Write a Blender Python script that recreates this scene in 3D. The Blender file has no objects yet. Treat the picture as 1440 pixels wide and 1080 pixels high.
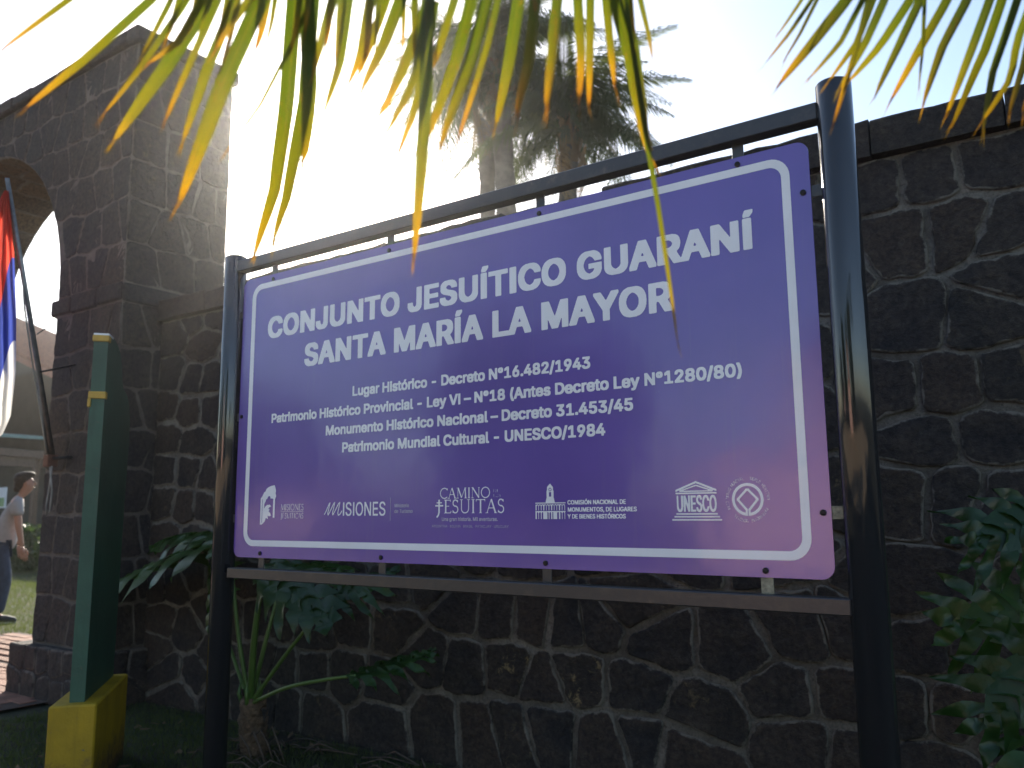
import bpy, math, random
import numpy as np
from mathutils import Vector, Matrix, noise
R = math.radians
random.seed(7); rng = np.random.default_rng(7)
S = bpy.context.scene
COL = S.collection

# ------------------------------------------------------------------ camera
F_PX, YAW, PITCH, ROLL, CAM_H = 1174.4, 0.6064, 0.1506, -0.0079, 1.35
fwd = Vector((-math.sin(YAW)*math.cos(PITCH), math.cos(YAW)*math.cos(PITCH), math.sin(PITCH)))
rgt = Vector((math.cos(YAW), math.sin(YAW), 0)); up = rgt.cross(fwd)
cr, sr = math.cos(ROLL), math.sin(ROLL)
rgt, up = (cr*rgt + sr*up), (-sr*rgt + cr*up)
CAM = Vector((0, 0, CAM_H))
cd = bpy.data.cameras.new('camera'); cam = bpy.data.objects.new('camera', cd); COL.objects.link(cam)
cd.sensor_width = 36; cd.lens = F_PX/1440*36; cd.clip_start = 0.02; cd.clip_end = 3000
cam.matrix_world = Matrix((rgt, up, -fwd)).transposed().to_4x4(); cam.location = CAM
cd.dof.use_dof = True; cd.dof.focus_distance = 2.75; cd.dof.aperture_fstop = 3.2; cd.dof.aperture_blades = 9
S.camera = cam

# ------------------------------------------------------------------ sky, sun, exposure
SUN_AZ, SUN_EL = R(-48.8), R(25.1)
W = bpy.data.worlds.new('World'); S.world = W; W.use_nodes = True
wn = W.node_tree.nodes; wl = W.node_tree.links
sky = wn.new('ShaderNodeTexSky'); sky.sky_type = 'NISHITA'; sky.sun_disc = False
sky.sun_elevation = SUN_EL; sky.sun_rotation = SUN_AZ
sky.altitude = 200; sky.air_density = 1.0; sky.dust_density = 1.0; sky.ozone_density = 1.0
bg = wn['Background']; bg.inputs['Strength'].default_value = 0.13
wl.new(sky.outputs['Color'], bg.inputs['Color'])
sun_dir = Vector((math.sin(SUN_AZ)*math.cos(SUN_EL), math.cos(SUN_AZ)*math.cos(SUN_EL), math.sin(SUN_EL)))
sd = bpy.data.lights.new('sun', 'SUN'); sd.energy = 5.0; sd.angle = R(0.5); sd.color = (1.0, 0.92, 0.78)
so = bpy.data.objects.new('sun', sd); COL.objects.link(so)
so.rotation_euler = sun_dir.to_track_quat('Z', 'Y').to_euler(); so.location = sun_dir*60
S.view_settings.view_transform = 'Standard'; S.view_settings.look = 'None'
S.view_settings.exposure = 1.05; S.view_settings.gamma = 1.0
S.view_settings.use_curve_mapping = False
S.cycles.max_bounces = 8; S.cycles.volume_bounces = 0; S.cycles.sample_clamp_indirect = 6
S.cycles.use_denoising = True

# ------------------------------------------------------------------ helpers
def at(px, py, Y):            # point of the vertical plane y = Y seen along a sight line
    d = fwd + rgt*((px-720)/F_PX) - up*((py-540)/F_PX)
    return CAM + d*(Y/d.y)
def atd(px, py, D):           # point at depth D
    return CAM + (fwd + rgt*((px-720)/F_PX) - up*((py-540)/F_PX))*D
def tag(o, label=None, cat=None, group=None, kind=None):
    if label: o['label'] = label
    if cat: o['category'] = cat
    if group: o['group'] = group
    if kind: o['kind'] = kind
    return o
def empty(name, loc, label, cat, group=None):
    o = bpy.data.objects.new(name, None); COL.objects.link(o); o.location = loc
    o.empty_display_size = .1
    return tag(o, label, cat, group)
def link(name, me, mat, parent=None, loc=(0, 0, 0)):
    o = bpy.data.objects.new(name, me); COL.objects.link(o); o.location = loc
    if mat and not me.materials: me.materials.append(mat)
    if parent:
        o.parent = parent
        p = Matrix.Identity(4); q = parent
        while q:
            p = Matrix.LocRotScale(q.location, q.rotation_euler, q.scale) @ p if q.type == 'EMPTY' or True else p
            q = q.parent
        o.location = p.inverted() @ Vector(loc)
        o.rotation_euler = p.inverted().to_euler()
    return o
def mk(name, V, Fc, mat, parent=None, smooth=False, uv=None):
    """mesh object from world-space vertices; its origin is put at its middle"""
    V = np.asarray([tuple(v) for v in V], float) if not isinstance(V, np.ndarray) else V
    c = (V.min(0)+V.max(0))/2
    me = bpy.data.meshes.new(name); me.from_pydata((V-c).tolist(), [], Fc)
    if smooth: me.polygons.foreach_set('use_smooth', [True]*len(me.polygons))
    if uv is not None:
        l = me.uv_layers.new(name='UVMap'); idx = np.zeros(len(me.loops), int); me.loops.foreach_get('vertex_index', idx)
        l.data.foreach_set('uv', np.asarray(uv, float)[idx].ravel())
    me.update()
    return link(name, me, mat, parent, Vector(c))
class MB:
    def __init__(s): s.V = []; s.F = []; s.U = []
    def add(s, V, F, U=None):
        n = len(s.V); s.V += [tuple(v) for v in V]; s.F += [tuple(i+n for i in f) for f in F]
        s.U += list(U) if U is not None else [(0, 0)]*len(V)
        return s
    def box(s, c, hx, hy, hz, X=Vector((1, 0, 0)), Y=Vector((0, 1, 0)), Z=Vector((0, 0, 1)), bev=0.0):
        c = Vector(c)
        if bev <= 0:
            V = [c+X*hx*a+Y*hy*b+Z*hz*d for a in (-1, 1) for b in (-1, 1) for d in (-1, 1)]
            return s.add(V, [(0, 1, 3, 2), (4, 6, 7, 5), (0, 4, 5, 1), (2, 3, 7, 6), (0, 2, 6, 4), (1, 5, 7, 3)])
        V = []; idx = {}
        for a in (-1, 1):
            for b in (-1, 1):
                for d in (-1, 1):
                    for k in range(3):
                        o = [bev, bev, bev]; o[k] = 0
                        idx[(a, b, d, k)] = len(V)
                        V.append(c+X*(hx-o[0])*a+Y*(hy-o[1])*b+Z*(hz-o[2])*d)
        Fs = []
        for k in range(3):
            i, j = [q for q in range(3) if q != k]
            for sgn in (-1, 1):
                def key(x, y):
                    t = [0, 0, 0]; t[k] = sgn; t[i] = x; t[j] = y
                    return idx[(t[0], t[1], t[2], k)]
                q = [key(-1, -1), key(1, -1), key(1, 1), key(-1, 1)]
                Fs.append(tuple(q))
        for k in range(3):          # edges along axis k
            i, j = [q for q in range(3) if q != k]
            for x in (-1, 1):
                for y in (-1, 1):
                    def key(sg, face):
                        t = [0, 0, 0]; t[k] = sg; t[i] = x; t[j] = y
                        return idx[(t[0], t[1], t[2], face)]
                    Fs.append((key(-1, i), key(1, i), key(1, j), key(-1, j)))
        for a in (-1, 1):
            for b in (-1, 1):
                for d in (-1, 1): Fs.append((idx[(a, b, d, 0)], idx[(a, b, d, 1)], idx[(a, b, d, 2)]))
        # orient outwards
        G = []
        for f in Fs:
            p = [V[i] for i in f]; n = (p[1]-p[0]).cross(p[2]-p[0]); m = sum(p, Vector())/len(p)
            G.append(f if n.dot(m-c) > 0 else f[::-1])
        return s.add(V, G)
    def tube(s, pts, rad, n=8, cap=True, U=None):
        pts = [Vector(p) for p in pts]; rad = rad if hasattr(rad, '__len__') else [rad]*len(pts)
        V = []; Fc = []; prev = None; UU = []
        for i, p in enumerate(pts):
            t = (pts[min(i+1, len(pts)-1)]-pts[max(i-1, 0)]).normalized()
            a = prev if prev else (Vector((0, 0, 1)) if abs(t.z) < .9 else Vector((1, 0, 0)))
            a = (a - t*a.dot(t)).normalized(); prev = a; b = t.cross(a)
            for k in range(n):
                an = 2*math.pi*k/n; V.append(p+(a*math.cos(an)+b*math.sin(an))*rad[i]); UU.append((k/n, i/(len(pts)-1)))
        for i in range(len(pts)-1):
            for k in range(n):
                k2 = (k+1) % n; Fc.append((i*n+k, i*n+k2, (i+1)*n+k2, (i+1)*n+k))
        if cap: Fc += [tuple(range(n))[::-1], tuple((len(pts)-1)*n+k for k in range(n))]
        return s.add(V, Fc, UU)
    def build(s, name, mat, parent=None, smooth=False, uv=False):
        return mk(name, np.array(s.V), s.F, mat, parent, smooth, s.U if uv else None)

# ------------------------------------------------------------------ materials
def newmat(name):
    m = bpy.data.materials.new(name); m.use_nodes = True; nt = m.node_tree
    return m, nt, nt.nodes['Principled BSDF']
def N(nt, t, **kw):
    n = nt.nodes.new(t)
    for k, v in kw.items():
        if k.startswith('i_'): n.inputs[k[2:].replace('_', ' ')].default_value = v
        else: setattr(n, k, v)
    return n
def ramp(nt, fac, stops):
    r = N(nt, 'ShaderNodeValToRGB'); e = r.color_ramp.elements
    while len(e) < len(stops): e.new(.5)
    for q, (p, c) in zip(e, stops): q.position = p; q.color = (*c, 1) if len(c) == 3 else c
    nt.links.new(fac, r.inputs[0]); return r.outputs[0]
def pos(nt): return N(nt, 'ShaderNodeNewGeometry').outputs['Position']
def noi(nt, scale, detail=6, rough=.6, vec=None, dist=0):
    n = N(nt, 'ShaderNodeTexNoise'); n.inputs['Scale'].default_value = scale; n.inputs['Detail'].default_value = detail
    n.inputs['Roughness'].default_value = rough; n.inputs['Distortion'].default_value = dist
    nt.links.new(vec if vec else pos(nt), n.inputs['Vector']); return n.outputs[0]
def mix(nt, fac, a, b, mode='MIX'):
    m = N(nt, 'ShaderNodeMix', data_type='RGBA', blend_type=mode)
    for s_, v in ((m.inputs[0], fac), (m.inputs[6], a), (m.inputs[7], b)):
        if isinstance(v, (int, float)): s_.default_value = v
        elif isinstance(v, tuple): s_.default_value = (*v, 1)
        else: nt.links.new(v, s_)
    return m.outputs[2]
def bump(nt, h, dist, strength=1.0, normal=None):
    b = N(nt, 'ShaderNodeBump'); b.inputs['Distance'].default_value = dist; b.inputs['Strength'].default_value = strength
    nt.links.new(h, b.inputs['Height'])
    if normal: nt.links.new(normal, b.inputs['Normal'])
    return b.outputs[0]
def simple(name, col, rough=.6, metal=0, var=.25, scale=8, bmp=0.0, bscale=60, coat=0, spec=None):
    m, nt, p = newmat(name)
    n = noi(nt, scale)
    dark = tuple(c*(1-var) for c in col); lite = tuple(min(1, c*(1+var)) for c in col)
    nt.links.new(ramp(nt, n, [(.3, dark), (.7, lite)]), p.inputs['Base Color'])
    p.inputs['Roughness'].default_value = rough; p.inputs['Metallic'].default_value = metal
    p.inputs['Coat Weight'].default_value = coat
    if spec is not None: p.inputs['Specular IOR Level'].default_value = spec
    if bmp: nt.links.new(bump(nt, noi(nt, bscale), bmp), p.inputs['Normal'])
    return m

def stone_mat(name, cols, lichen=.5, rough=.85, scale=1.0, smear=(.155, .14, .112), spots=None):
    m, nt, p = newmat(name)
    oi = N(nt, 'ShaderNodeObjectInfo').outputs['Random']
    base = ramp(nt, oi, cols)
    n1 = noi(nt, 7*scale, 8, .65); n2 = noi(nt, 38*scale, 8, .7); n3 = noi(nt, 160, 4, .7)
    c = mix(nt, ramp(nt, n1, [(.35, (0, 0, 0)), (.7, (1, 1, 1))]), base, mix(nt, .55, base, (.095, .07, .048)))
    c = mix(nt, ramp(nt, n2, [(.38, (.9, .9, .9)), (.6, (0, 0, 0))]), c, mix(nt, .75, c, (.006, .006, .007)))
    c = mix(nt, ramp(nt, noi(nt, 24*scale, 9, .8), [(.54, (0, 0, 0)), (.68, (.55, .55, .55))]), c, (.085, .075, .062))
    # pale grains and ochre lichen spots; only some stones carry much of it
    li = N(nt, 'ShaderNodeMath', operation='MULTIPLY')
    nt.links.new(ramp(nt, noi(nt, 16*scale, 9, .72, dist=.6), [(.57, (0, 0, 0)), (.66, (1, 1, 1))]), li.inputs[0])
    nt.links.new(ramp(nt, oi, [(.0, (0, 0, 0)), (.72, (.06, .06, .06)), (.84, (lichen,)*3), (.88, (lichen,)*3), (.93, (.1, .1, .1))] if not spots else [(0, (spots,)*3), (1, (spots,)*3)]), li.inputs[1])
    c = mix(nt, li.outputs[0], c, (.24, .18, .085))
    gr = ramp(nt, n3, [(.66, (0, 0, 0)), (.76, (.35, .35, .35))])
    c = mix(nt, gr, c, (.16, .14, .115))
    u_ = N(nt, 'ShaderNodeUVMap'); s_ = N(nt, 'ShaderNodeSeparateXYZ'); nt.links.new(u_.outputs[0], s_.inputs[0])
    e1 = N(nt, 'ShaderNodeMath', operation='MULTIPLY_ADD'); nt.links.new(noi(nt, 21, 8, .7), e1.inputs[0]); e1.inputs[1].default_value = .62; nt.links.new(s_.outputs[1], e1.inputs[2])
    e2 = N(nt, 'ShaderNodeMath', operation='MULTIPLY_ADD'); nt.links.new(noi(nt, 3.5, 3), e2.inputs[0]); e2.inputs[1].default_value = .45; nt.links.new(e1.outputs[0], e2.inputs[2])
    mr = N(nt, 'ShaderNodeMapRange'); mr.inputs[1].default_value = 1.44; mr.inputs[2].default_value = 1.54; nt.links.new(e2.outputs[0], mr.inputs[0])
    c = mix(nt, mr.outputs[0], c, smear)
    nt.links.new(c, p.inputs['Base Color'])
    p.inputs['Roughness'].default_value = rough; p.inputs['Specular IOR Level'].default_value = .35
    b = bump(nt, n1, .04, .8); b = bump(nt, n2, .010, .9, b); b = bump(nt, n3, .0015, .8, b)
    nt.links.new(b, p.inputs['Normal'])
    return m
M = {}
M['stone'] = stone_mat('basalt_stone', [(0, (.016, .017, .019)), (.25, (.030, .026, .024)), (.5, (.020, .020, .021)), (.7, (.044, .031, .023)), (.85, (.028, .024, .02)), (1, (.018, .020, .020))])
M['tstone'] = stone_mat('tower_stone', [(0, (.034, .027, .029)), (.3, (.056, .037, .031)), (.55, (.034, .029, .032)), (.8, (.062, .042, .034)), (1, (.042, .034, .035))], .35, smear=(.13, .105, .085))
M['lichenstone'] = stone_mat('lichen_covered_stone', [(0, (.022, .02, .018)), (1, (.03, .025, .02))], spots=1.0)
M['soffit_lit'] = stone_mat('soffit_stone', [(0, (.16, .10, .055)), (.5, (.11, .08, .055)), (1, (.19, .13, .075))], .3)  # lighter brown than the tower: light bounced off the ground is painted in
m, nt, p = newmat('lime_mortar'); M['mortar'] = m
n1 = noi(nt, 5, 8, .7); n2 = noi(nt, 55, 8, .75)
c = mix(nt, ramp(nt, n1, [(.32, (0, 0, 0)), (.62, (1, 1, 1))]), (.10, .09, .074), (.25, .23, .19))
c = mix(nt, ramp(nt, n2, [(.3, (.95, .95, .95)), (.52, (0, 0, 0))]), c, (.05, .045, .038))
c = mix(nt, ramp(nt, noi(nt, 1.9, 6, .7), [(.36, (.85, .85, .85)), (.56, (0, 0, 0))]), c, (.07, .06, .045))
nt.links.new(c, p.inputs['Base Color']); p.inputs['Roughness'].default_value = .95
nt.links.new(bump(nt, n2, .012, 1, bump(nt, n1, .03, .7)), p.inputs['Normal'])
m, nt, p = newmat('tower_mortar'); M['tmortar'] = m
n1 = noi(nt, 4, 8, .7); n2 = noi(nt, 50, 8, .75)
c = mix(nt, ramp(nt, n1, [(.3, (0, 0, 0)), (.7, (1, 1, 1))]), (.05, .042, .036), (.19, .155, .125))
nt.links.new(c, p.inputs['Base Color']); p.inputs['Roughness'].default_value = .95
nt.links.new(bump(nt, n2, .012, 1), p.inputs['Normal'])

# sign
m, nt, p = newmat('purple_vinyl'); M['purple'] = m
n = noi(nt, 3, 4); n2 = noi(nt, 120, 5, .7)
c = ramp(nt, n, [(.3, (.078, .032, .32)), (.7, (.098, .042, .37))])
c = mix(nt, ramp(nt, n2, [(.68, (0, 0, 0)), (.78, (.4, .4, .4))]), c, (.03, .02, .08))
nt.links.new(c, p.inputs['Base Color']); p.inputs['Roughness'].default_value = .42
p.inputs['Coat Weight'].default_value = 1.0; p.inputs['Coat Roughness'].default_value = .15; p.inputs['Coat IOR'].default_value = 1.70
nt.links.new(bump(nt, noi(nt, 2.2, 3), .02, .22), p.inputs['Coat Normal'])
v = N(nt, 'ShaderNodeMapping'); v.inputs['Scale'].default_value = (30, 30, 1.1); nt.links.new(pos(nt), v.inputs[0])
c = mix(nt, ramp(nt, noi(nt, 1, 7, .7, v.outputs[0]), [(.56, (0, 0, 0)), (.74, (.30, .30, .30))]), c, (.13, .10, .30))
c = mix(nt, ramp(nt, noi(nt, 34, 8, .8), [(.64, (0, 0, 0)), (.72, (.35, .35, .35))]), c, (.17, .15, .30))
nt.links.new(c, p.inputs['Base Color'])
M['white'] = simple('white_vinyl', (.82, .83, .86), .4, var=.05, coat=.5)
M['thinwhite'] = simple('fine_white_print', (.45, .43, .55), .4, var=.05, coat=.5)
m, nt, p = newmat('black_gloss_paint'); M['black'] = m
v = N(nt, 'ShaderNodeMapping'); v.inputs['Scale'].default_value = (40, 40, 1.2); nt.links.new(pos(nt), v.inputs[0])
n = noi(nt, 1, 6, .6, v.outputs[0])
nt.links.new(ramp(nt, n, [(.3, (.010, .011, .014)), (.7, (.024, .024, .026))]), p.inputs['Base Color'])
nt.links.new(ramp(nt, noi(nt, 9, 6), [(.3, (.05,)*3), (.7, (.12,)*3)]), p.inputs['Roughness'])
nt.links.new(bump(nt, n, .0015, .5), p.inputs['Normal']); p.inputs['Specular IOR Level'].default_value = .75
m, nt, p = newmat('worn_black_rail_paint'); M['rail'] = m
nt.links.new(ramp(nt, noi(nt, 14, 9, .75), [(.5, (.030, .030, .033)), (.62, (.05, .045, .04)), (.74, (.14, .115, .08))]), p.inputs['Base Color'])
p.inputs['Roughness'].default_value = .33; p.inputs['Specular IOR Level'].default_value = .6
nt.links.new(bump(nt, noi(nt, 60), .001), p.inputs['Normal'])
M['tab'] = simple('scuffed_tab_paint', (.26, .24, .17), .5, var=.6, scale=60)
M['screw'] = simple('rusty_screw_steel', (.02, .018, .02), .45, .6, .3, 200)
def worn(name, col, under, rough=.5):
    m, nt, p = newmat(name)
    c = ramp(nt, noi(nt, 4, 6), [(.3, tuple(x*.75 for x in col)), (.7, tuple(x*1.2 for x in col))])
    c = mix(nt, ramp(nt, noi(nt, 28, 9, .8, dist=.5), [(.62, (0, 0, 0)), (.66, (1, 1, 1))]), c, under)
    z = N(nt, 'ShaderNodeSeparateXYZ'); nt.links.new(pos(nt), z.inputs[0])
    d = N(nt, 'ShaderNodeMath', operation='MULTIPLY_ADD'); nt.links.new(noi(nt, 18, 7, .75), d.inputs[0]); d.inputs[1].default_value = -.5; nt.links.new(z.outputs[2], d.inputs[2])
    mud = N(nt, 'ShaderNodeMapRange'); mud.inputs[1].default_value = -.05; mud.inputs[2].default_value = -.20; nt.links.new(d.outputs[0], mud.inputs[0])
    c = mix(nt, mud.outputs[0], c, (.07, .035, .02))
    v = N(nt, 'ShaderNodeMapping'); v.inputs['Scale'].default_value = (22, 22, 1.5); nt.links.new(pos(nt), v.inputs[0])
    c = mix(nt, ramp(nt, noi(nt, 1, 7, .7, v.outputs[0]), [(.5, (0, 0, 0)), (.75, (.55, .55, .55))]), c, tuple(x*.45 for x in col))
    nt.links.new(c, p.inputs['Base Color']); p.inputs['Roughness'].default_value = rough
    nt.links.new(bump(nt, noi(nt, 30, 8, .7), .006, .7), p.inputs['Normal']); return m
M['pgreen'] = worn('green_board_paint', (.030, .085, .050), (.10, .08, .05))
M['pyellow'] = simple('yellow_wood_paint', (.50, .30, .04), .55, var=.15, scale=20, bmp=.002, bscale=25)
M['pbase'] = worn('yellow_concrete_paint', (.38, .235, .003), (.16, .13, .08), .65)
M['iron'] = simple('dark_iron', (.035, .03, .028), .6, .4, .3, 30)
M['steelpole'] = simple('grey_pole_steel', (.20, .20, .20), .45, .7, .25, 20)
M['rope'] = simple('pale_rope', (.32, .29, .25), .9)
M['brick'] = simple('red_paving_brick', (.24, .11, .07), .85, var=.35, scale=6, bmp=.004, bscale=70)
M['jointsand'] = simple('joint_sand', (.07, .042, .03), .95, bmp=.004)
M['rooftile'] = simple('red_roof_tile', (.28, .095, .05), .8, var=.35, scale=5)
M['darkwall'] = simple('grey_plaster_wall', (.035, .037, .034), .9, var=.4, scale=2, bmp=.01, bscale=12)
M['wood'] = simple('brown_beam_wood', (.10, .058, .035), .8, var=.3, scale=9)
M['teal'] = simple('teal_fascia_paint', (.16, .27, .25), .5)
M['boardpaper'] = simple('white_poster_paper', (.62, .62, .62), .6, var=.05)

def plant_mat(name, a, b, trans=.35, rough=.45, bmp=.003, bs=30, tcol=None):
    m, nt, p = newmat(name)
    oi = N(nt, 'ShaderNodeObjectInfo').outputs['Random']
    f = N(nt, 'ShaderNodeMath', operation='ADD'); nt.links.new(noi(nt, 6), f.inputs[0])
    k = N(nt, 'ShaderNodeMath', operation='MULTIPLY_ADD'); nt.links.new(oi, k.inputs[0]); k.inputs[1].default_value = .5; k.inputs[2].default_value = -.25
    nt.links.new(k.outputs[0], f.inputs[1])
    c = ramp(nt, f.outputs[0], [(.3, a), (.7, b)])
    nt.links.new(c, p.inputs['Base Color']); p.inputs['Roughness'].default_value = rough
    if bmp: nt.links.new(bump(nt, noi(nt, bs), bmp), p.inputs['Normal'])
    tr = N(nt, 'ShaderNodeBsdfTranslucent'); nt.links.new(mix(nt, 1.0, c, tcol or (2.2, 2.0, .8), 'MULTIPLY'), tr.inputs[0])
    mx = N(nt, 'ShaderNodeMixShader'); mx.inputs[0].default_value = trans
    nt.links.new(p.outputs[0], mx.inputs[1]); nt.links.new(tr.outputs[0], mx.inputs[2])
    nt.links.new(mx.outputs[0], nt.nodes['Material Output'].inputs[0])
    return m
M['philo'] = plant_mat('philodendron_leaf', (.018, .052, .011), (.042, .095, .019), .3, .3)
M['stalk'] = plant_mat('green_leaf_stalk', (.06, .12, .025), (.10, .17, .04), .1, .4)
M['palmleaf'] = plant_mat('far_palm_leaf', (.028, .045, .018), (.06, .08, .028), .35, .45, 0)
M['drypalm'] = plant_mat('dry_palm_leaf', (.12, .075, .045), (.22, .15, .09), .3, .7, 0)
M['treeleaf'] = plant_mat('tree_leaf', (.03, .06, .018), (.06, .10, .025), .3, .5, 0)
M['grass'] = plant_mat('grass_blade', (.03, .055, .014), (.075, .10, .03), .35, .6, 0)
M['philotrunk'] = simple('scarred_philodendron_stem', (.13, .085, .05), .85, var=.6, scale=45, bmp=.02, bscale=50)
M['trunk'] = simple('grey_palm_trunk', (.12, .10, .085), .9, var=.35, scale=8, bmp=.03, bscale=7)
M['twig'] = simple('dry_twig', (.075, .055, .04), .9, var=.4, scale=30)
# near palm leaflets: green at the base, yellow further out, orange and brown at the very tip
m, nt, p = newmat('near_palm_leaflet'); M['leaflet'] = m
uvn = N(nt, 'ShaderNodeUVMap'); sx = N(nt, 'ShaderNodeSeparateXYZ'); nt.links.new(uvn.outputs[0], sx.inputs[0])
oi = N(nt, 'ShaderNodeObjectInfo').outputs['Random']
a = N(nt, 'ShaderNodeMath', operation='MULTIPLY_ADD'); nt.links.new(oi, a.inputs[0]); a.inputs[1].default_value = .22; nt.links.new(sx.outputs[1], a.inputs[2])
b_ = N(nt, 'ShaderNodeMath', operation='MULTIPLY_ADD'); nt.links.new(noi(nt, 30, 5), b_.inputs[0]); b_.inputs[1].default_value = .16; nt.links.new(a.outputs[0], b_.inputs[2])
sc_ = N(nt, 'ShaderNodeMath', operation='MULTIPLY'); nt.links.new(b_.outputs[0], sc_.inputs[0]); sc_.inputs[1].default_value = .76
c = ramp(nt, sc_.outputs[0], [(.22, (.036, .072, .010)), (.55, (.070, .105, .012)), (.74, (.15, .145, .014)), (.86, (.33, .20, .018)), (.925, (.30, .14, .02)), (.955, (.09, .045, .022))])
c = mix(nt, ramp(nt, noi(nt, 90, 6, .75), [(.28, (.75, .75, .75)), (.40, (0, 0, 0))]), c, (.10, .07, .02))
mv = ramp(nt, sx.outputs[0], [(.46, (0, 0, 0)), (.49, (1, 1, 1)), (.51, (1, 1, 1)), (.54, (0, 0, 0))])
c = mix(nt, mv, c, (.12, .13, .03))
vs_ = N(nt, 'ShaderNodeMath', operation='SINE'); vk = N(nt, 'ShaderNodeMath', operation='MULTIPLY'); nt.links.new(sx.outputs[0], vk.inputs[0]); vk.inputs[1].default_value = 75; nt.links.new(vk.outputs[0], vs_.inputs[0])
c = mix(nt, ramp(nt, vs_.outputs[0], [(.2, (.5, .5, .5)), (.8, (0, 0, 0))]), c, mix(nt, .5, c, (.01, .015, .002)))
mot = N(nt, 'ShaderNodeMapping'); mot.inputs['Scale'].default_value = (1, 1, .25); nt.links.new(pos(nt), mot.inputs[0])
c = mix(nt, ramp(nt, noi(nt, 55, 7, .8, mot.outputs[0]), [(.58, (0, 0, 0)), (.66, (.8, .8, .8))]), c, (.16, .09, .025))
vn = N(nt, 'ShaderNodeMath', operation='SINE'); vm = N(nt, 'ShaderNodeMath', operation='MULTIPLY'); nt.links.new(sx.outputs[0], vm.inputs[0]); vm.inputs[1].default_value = 60
nt.links.new(vm.outputs[0], vn.inputs[0])
nt.links.new(c, p.inputs['Base Color']); p.inputs['Roughness'].default_value = .30
nt.links.new(bump(nt, vn.outputs[0], .0006), p.inputs['Normal'])
tr = N(nt, 'ShaderNodeBsdfTranslucent'); nt.links.new(mix(nt, 1.0, c, (1.9, 1.6, .42), 'MULTIPLY'), tr.inputs[0])
mx = N(nt, 'ShaderNodeMixShader'); mx.inputs[0].default_value = .5
nt.links.new(p.outputs[0], mx.inputs[1]); nt.links.new(tr.outputs[0], mx.inputs[2]); nt.links.new(mx.outputs[0], nt.nodes['Material Output'].inputs[0])

# ground material: short grass, bare soil and leaf litter
m, nt, p = newmat('ground_soil_and_grass'); M['ground'] = m
n1 = noi(nt, 1.3, 8, .65); n2 = noi(nt, 30, 8, .75)
c = mix(nt, ramp(nt, n1, [(.42, (0, 0, 0)), (.58, (1, 1, 1))]), (.055, .038, .026), (.040, .055, .020))
c = mix(nt, ramp(nt, n2, [(.3, (.7, .7, .7)), (.6, (0, 0, 0))]), c, (.02, .016, .012))
nt.links.new(c, p.inputs['Base Color']); p.inputs['Roughness'].default_value = .95
nt.links.new(bump(nt, n2, .03, 1), p.inputs['Normal'])
m, nt, p = newmat('reflection_earth'); M['refl_earth'] = m  # warm earth out of view, added for its golden reflection
n1 = noi(nt, .6, 8, .65); n2 = noi(nt, 12, 8, .75)
c = mix(nt, ramp(nt, n1, [(.35, (0, 0, 0)), (.65, (1, 1, 1))]), (.40, .27, .15), (.52, .38, .24))
nt.links.new(c, p.inputs['Base Color']); p.inputs['Roughness'].default_value = .95
nt.links.new(bump(nt, n2, .01, 1), p.inputs['Normal'])

# ------------------------------------------------------------------ ground
def gz(x, y):
    t = min(1, max(0, (y-3.5)/.9)); return .08*t*t*(3-2*t)
def axis(lo, hi, a, b, fine, n):
    return np.unique(np.round(np.concatenate([-np.geomspace(-lo+.01, max(.5, -a), n) if lo < 0 else [lo], np.arange(a, b, fine), np.geomspace(max(.5, b), hi, n)]), 3))
xs = np.unique(np.concatenate([[-300, -200, -100, -60, -35, -25, -18], np.arange(-14, 4, .25), [4, 6, 9, 14, 25, 60, 200, 300]]))
ys = np.unique(np.concatenate([[-300, -120, -60, -40, -20, -10, -6], np.arange(-3, 8, .2), [8, 10, 14, 20, 30, 60, 200, 300]]))
V = [(x, y, gz(x, y) + (.02*noise.noise((x*1.5, y*1.5, 0)) if 3.0 > y > -3 and -6 < x < 4 else 0)) for y in ys for x in xs]; nx = len(xs)
Fc = [(j*nx+i, j*nx+i+1, (j+1)*nx+i+1, (j+1)*nx+i) for j in range(len(ys)-1) for i in range(nx-1)]
tag(mk('ground', V, Fc, M['ground'], smooth=True), kind='structure')
# unseen warm ground, added behind the viewer to reflect in sign, posts and rails
tag(mk('reflection_ground', [(-26, -12, .03), (12, -12, .03), (12, -1.3, .03), (-26, -1.3, .03)], [(0, 1, 2, 3)], M['refl_earth']), kind='structure')

# ------------------------------------------------------------------ stonework
def clip(poly, nx_, ny_, d):     # keep nx*x + ny*y <= d
    out = []
    for i in range(len(poly)):
        a, b = poly[i], poly[(i+1) % len(poly)]
        da, db = nx_*a[0]+ny_*a[1]-d, nx_*b[0]+ny_*b[1]-d
        if da <= 0: out.append(a)
        if da*db < 0:
            t = da/(da-db); out.append((a[0]+t*(b[0]-a[0]), a[1]+t*(b[1]-a[1])))
    return out
def cells(seeds, box, jlo, jhi, sx_=1.0, edge=None):
    P = np.array(seeds); out = []
    for i, s in enumerate(P):
        x0, x1, y0, y1 = box; poly = [(x0, y0), (x1, y0), (x1, y1), (x0, y1)]
        D = P-s; d2 = (D*D*[sx_*sx_, 1]).sum(1); order = np.argsort(d2)[1:22]
        for j in order:
            dx, dy = D[j]; nx_, ny_ = dx*sx_*sx_, dy; L = math.hypot(nx_, ny_)
            if L < 1e-6: continue
            nx_ /= L; ny_ /= L; mx_, my_ = s+D[j]/2
            r_ = random.Random(int(min(i, j)*7919+max(i, j))).random()
            poly = clip(poly, nx_, ny_, nx_*mx_+ny_*my_-(jlo+(jhi-jlo)*r_)/2)
            if len(poly) < 3: break
        out.append(poly)
    return out
def area(p): return .5*abs(sum(p[i][0]*p[(i+1) % len(p)][1]-p[(i+1) % len(p)][0]*p[i][1] for i in range(len(p))))
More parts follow.
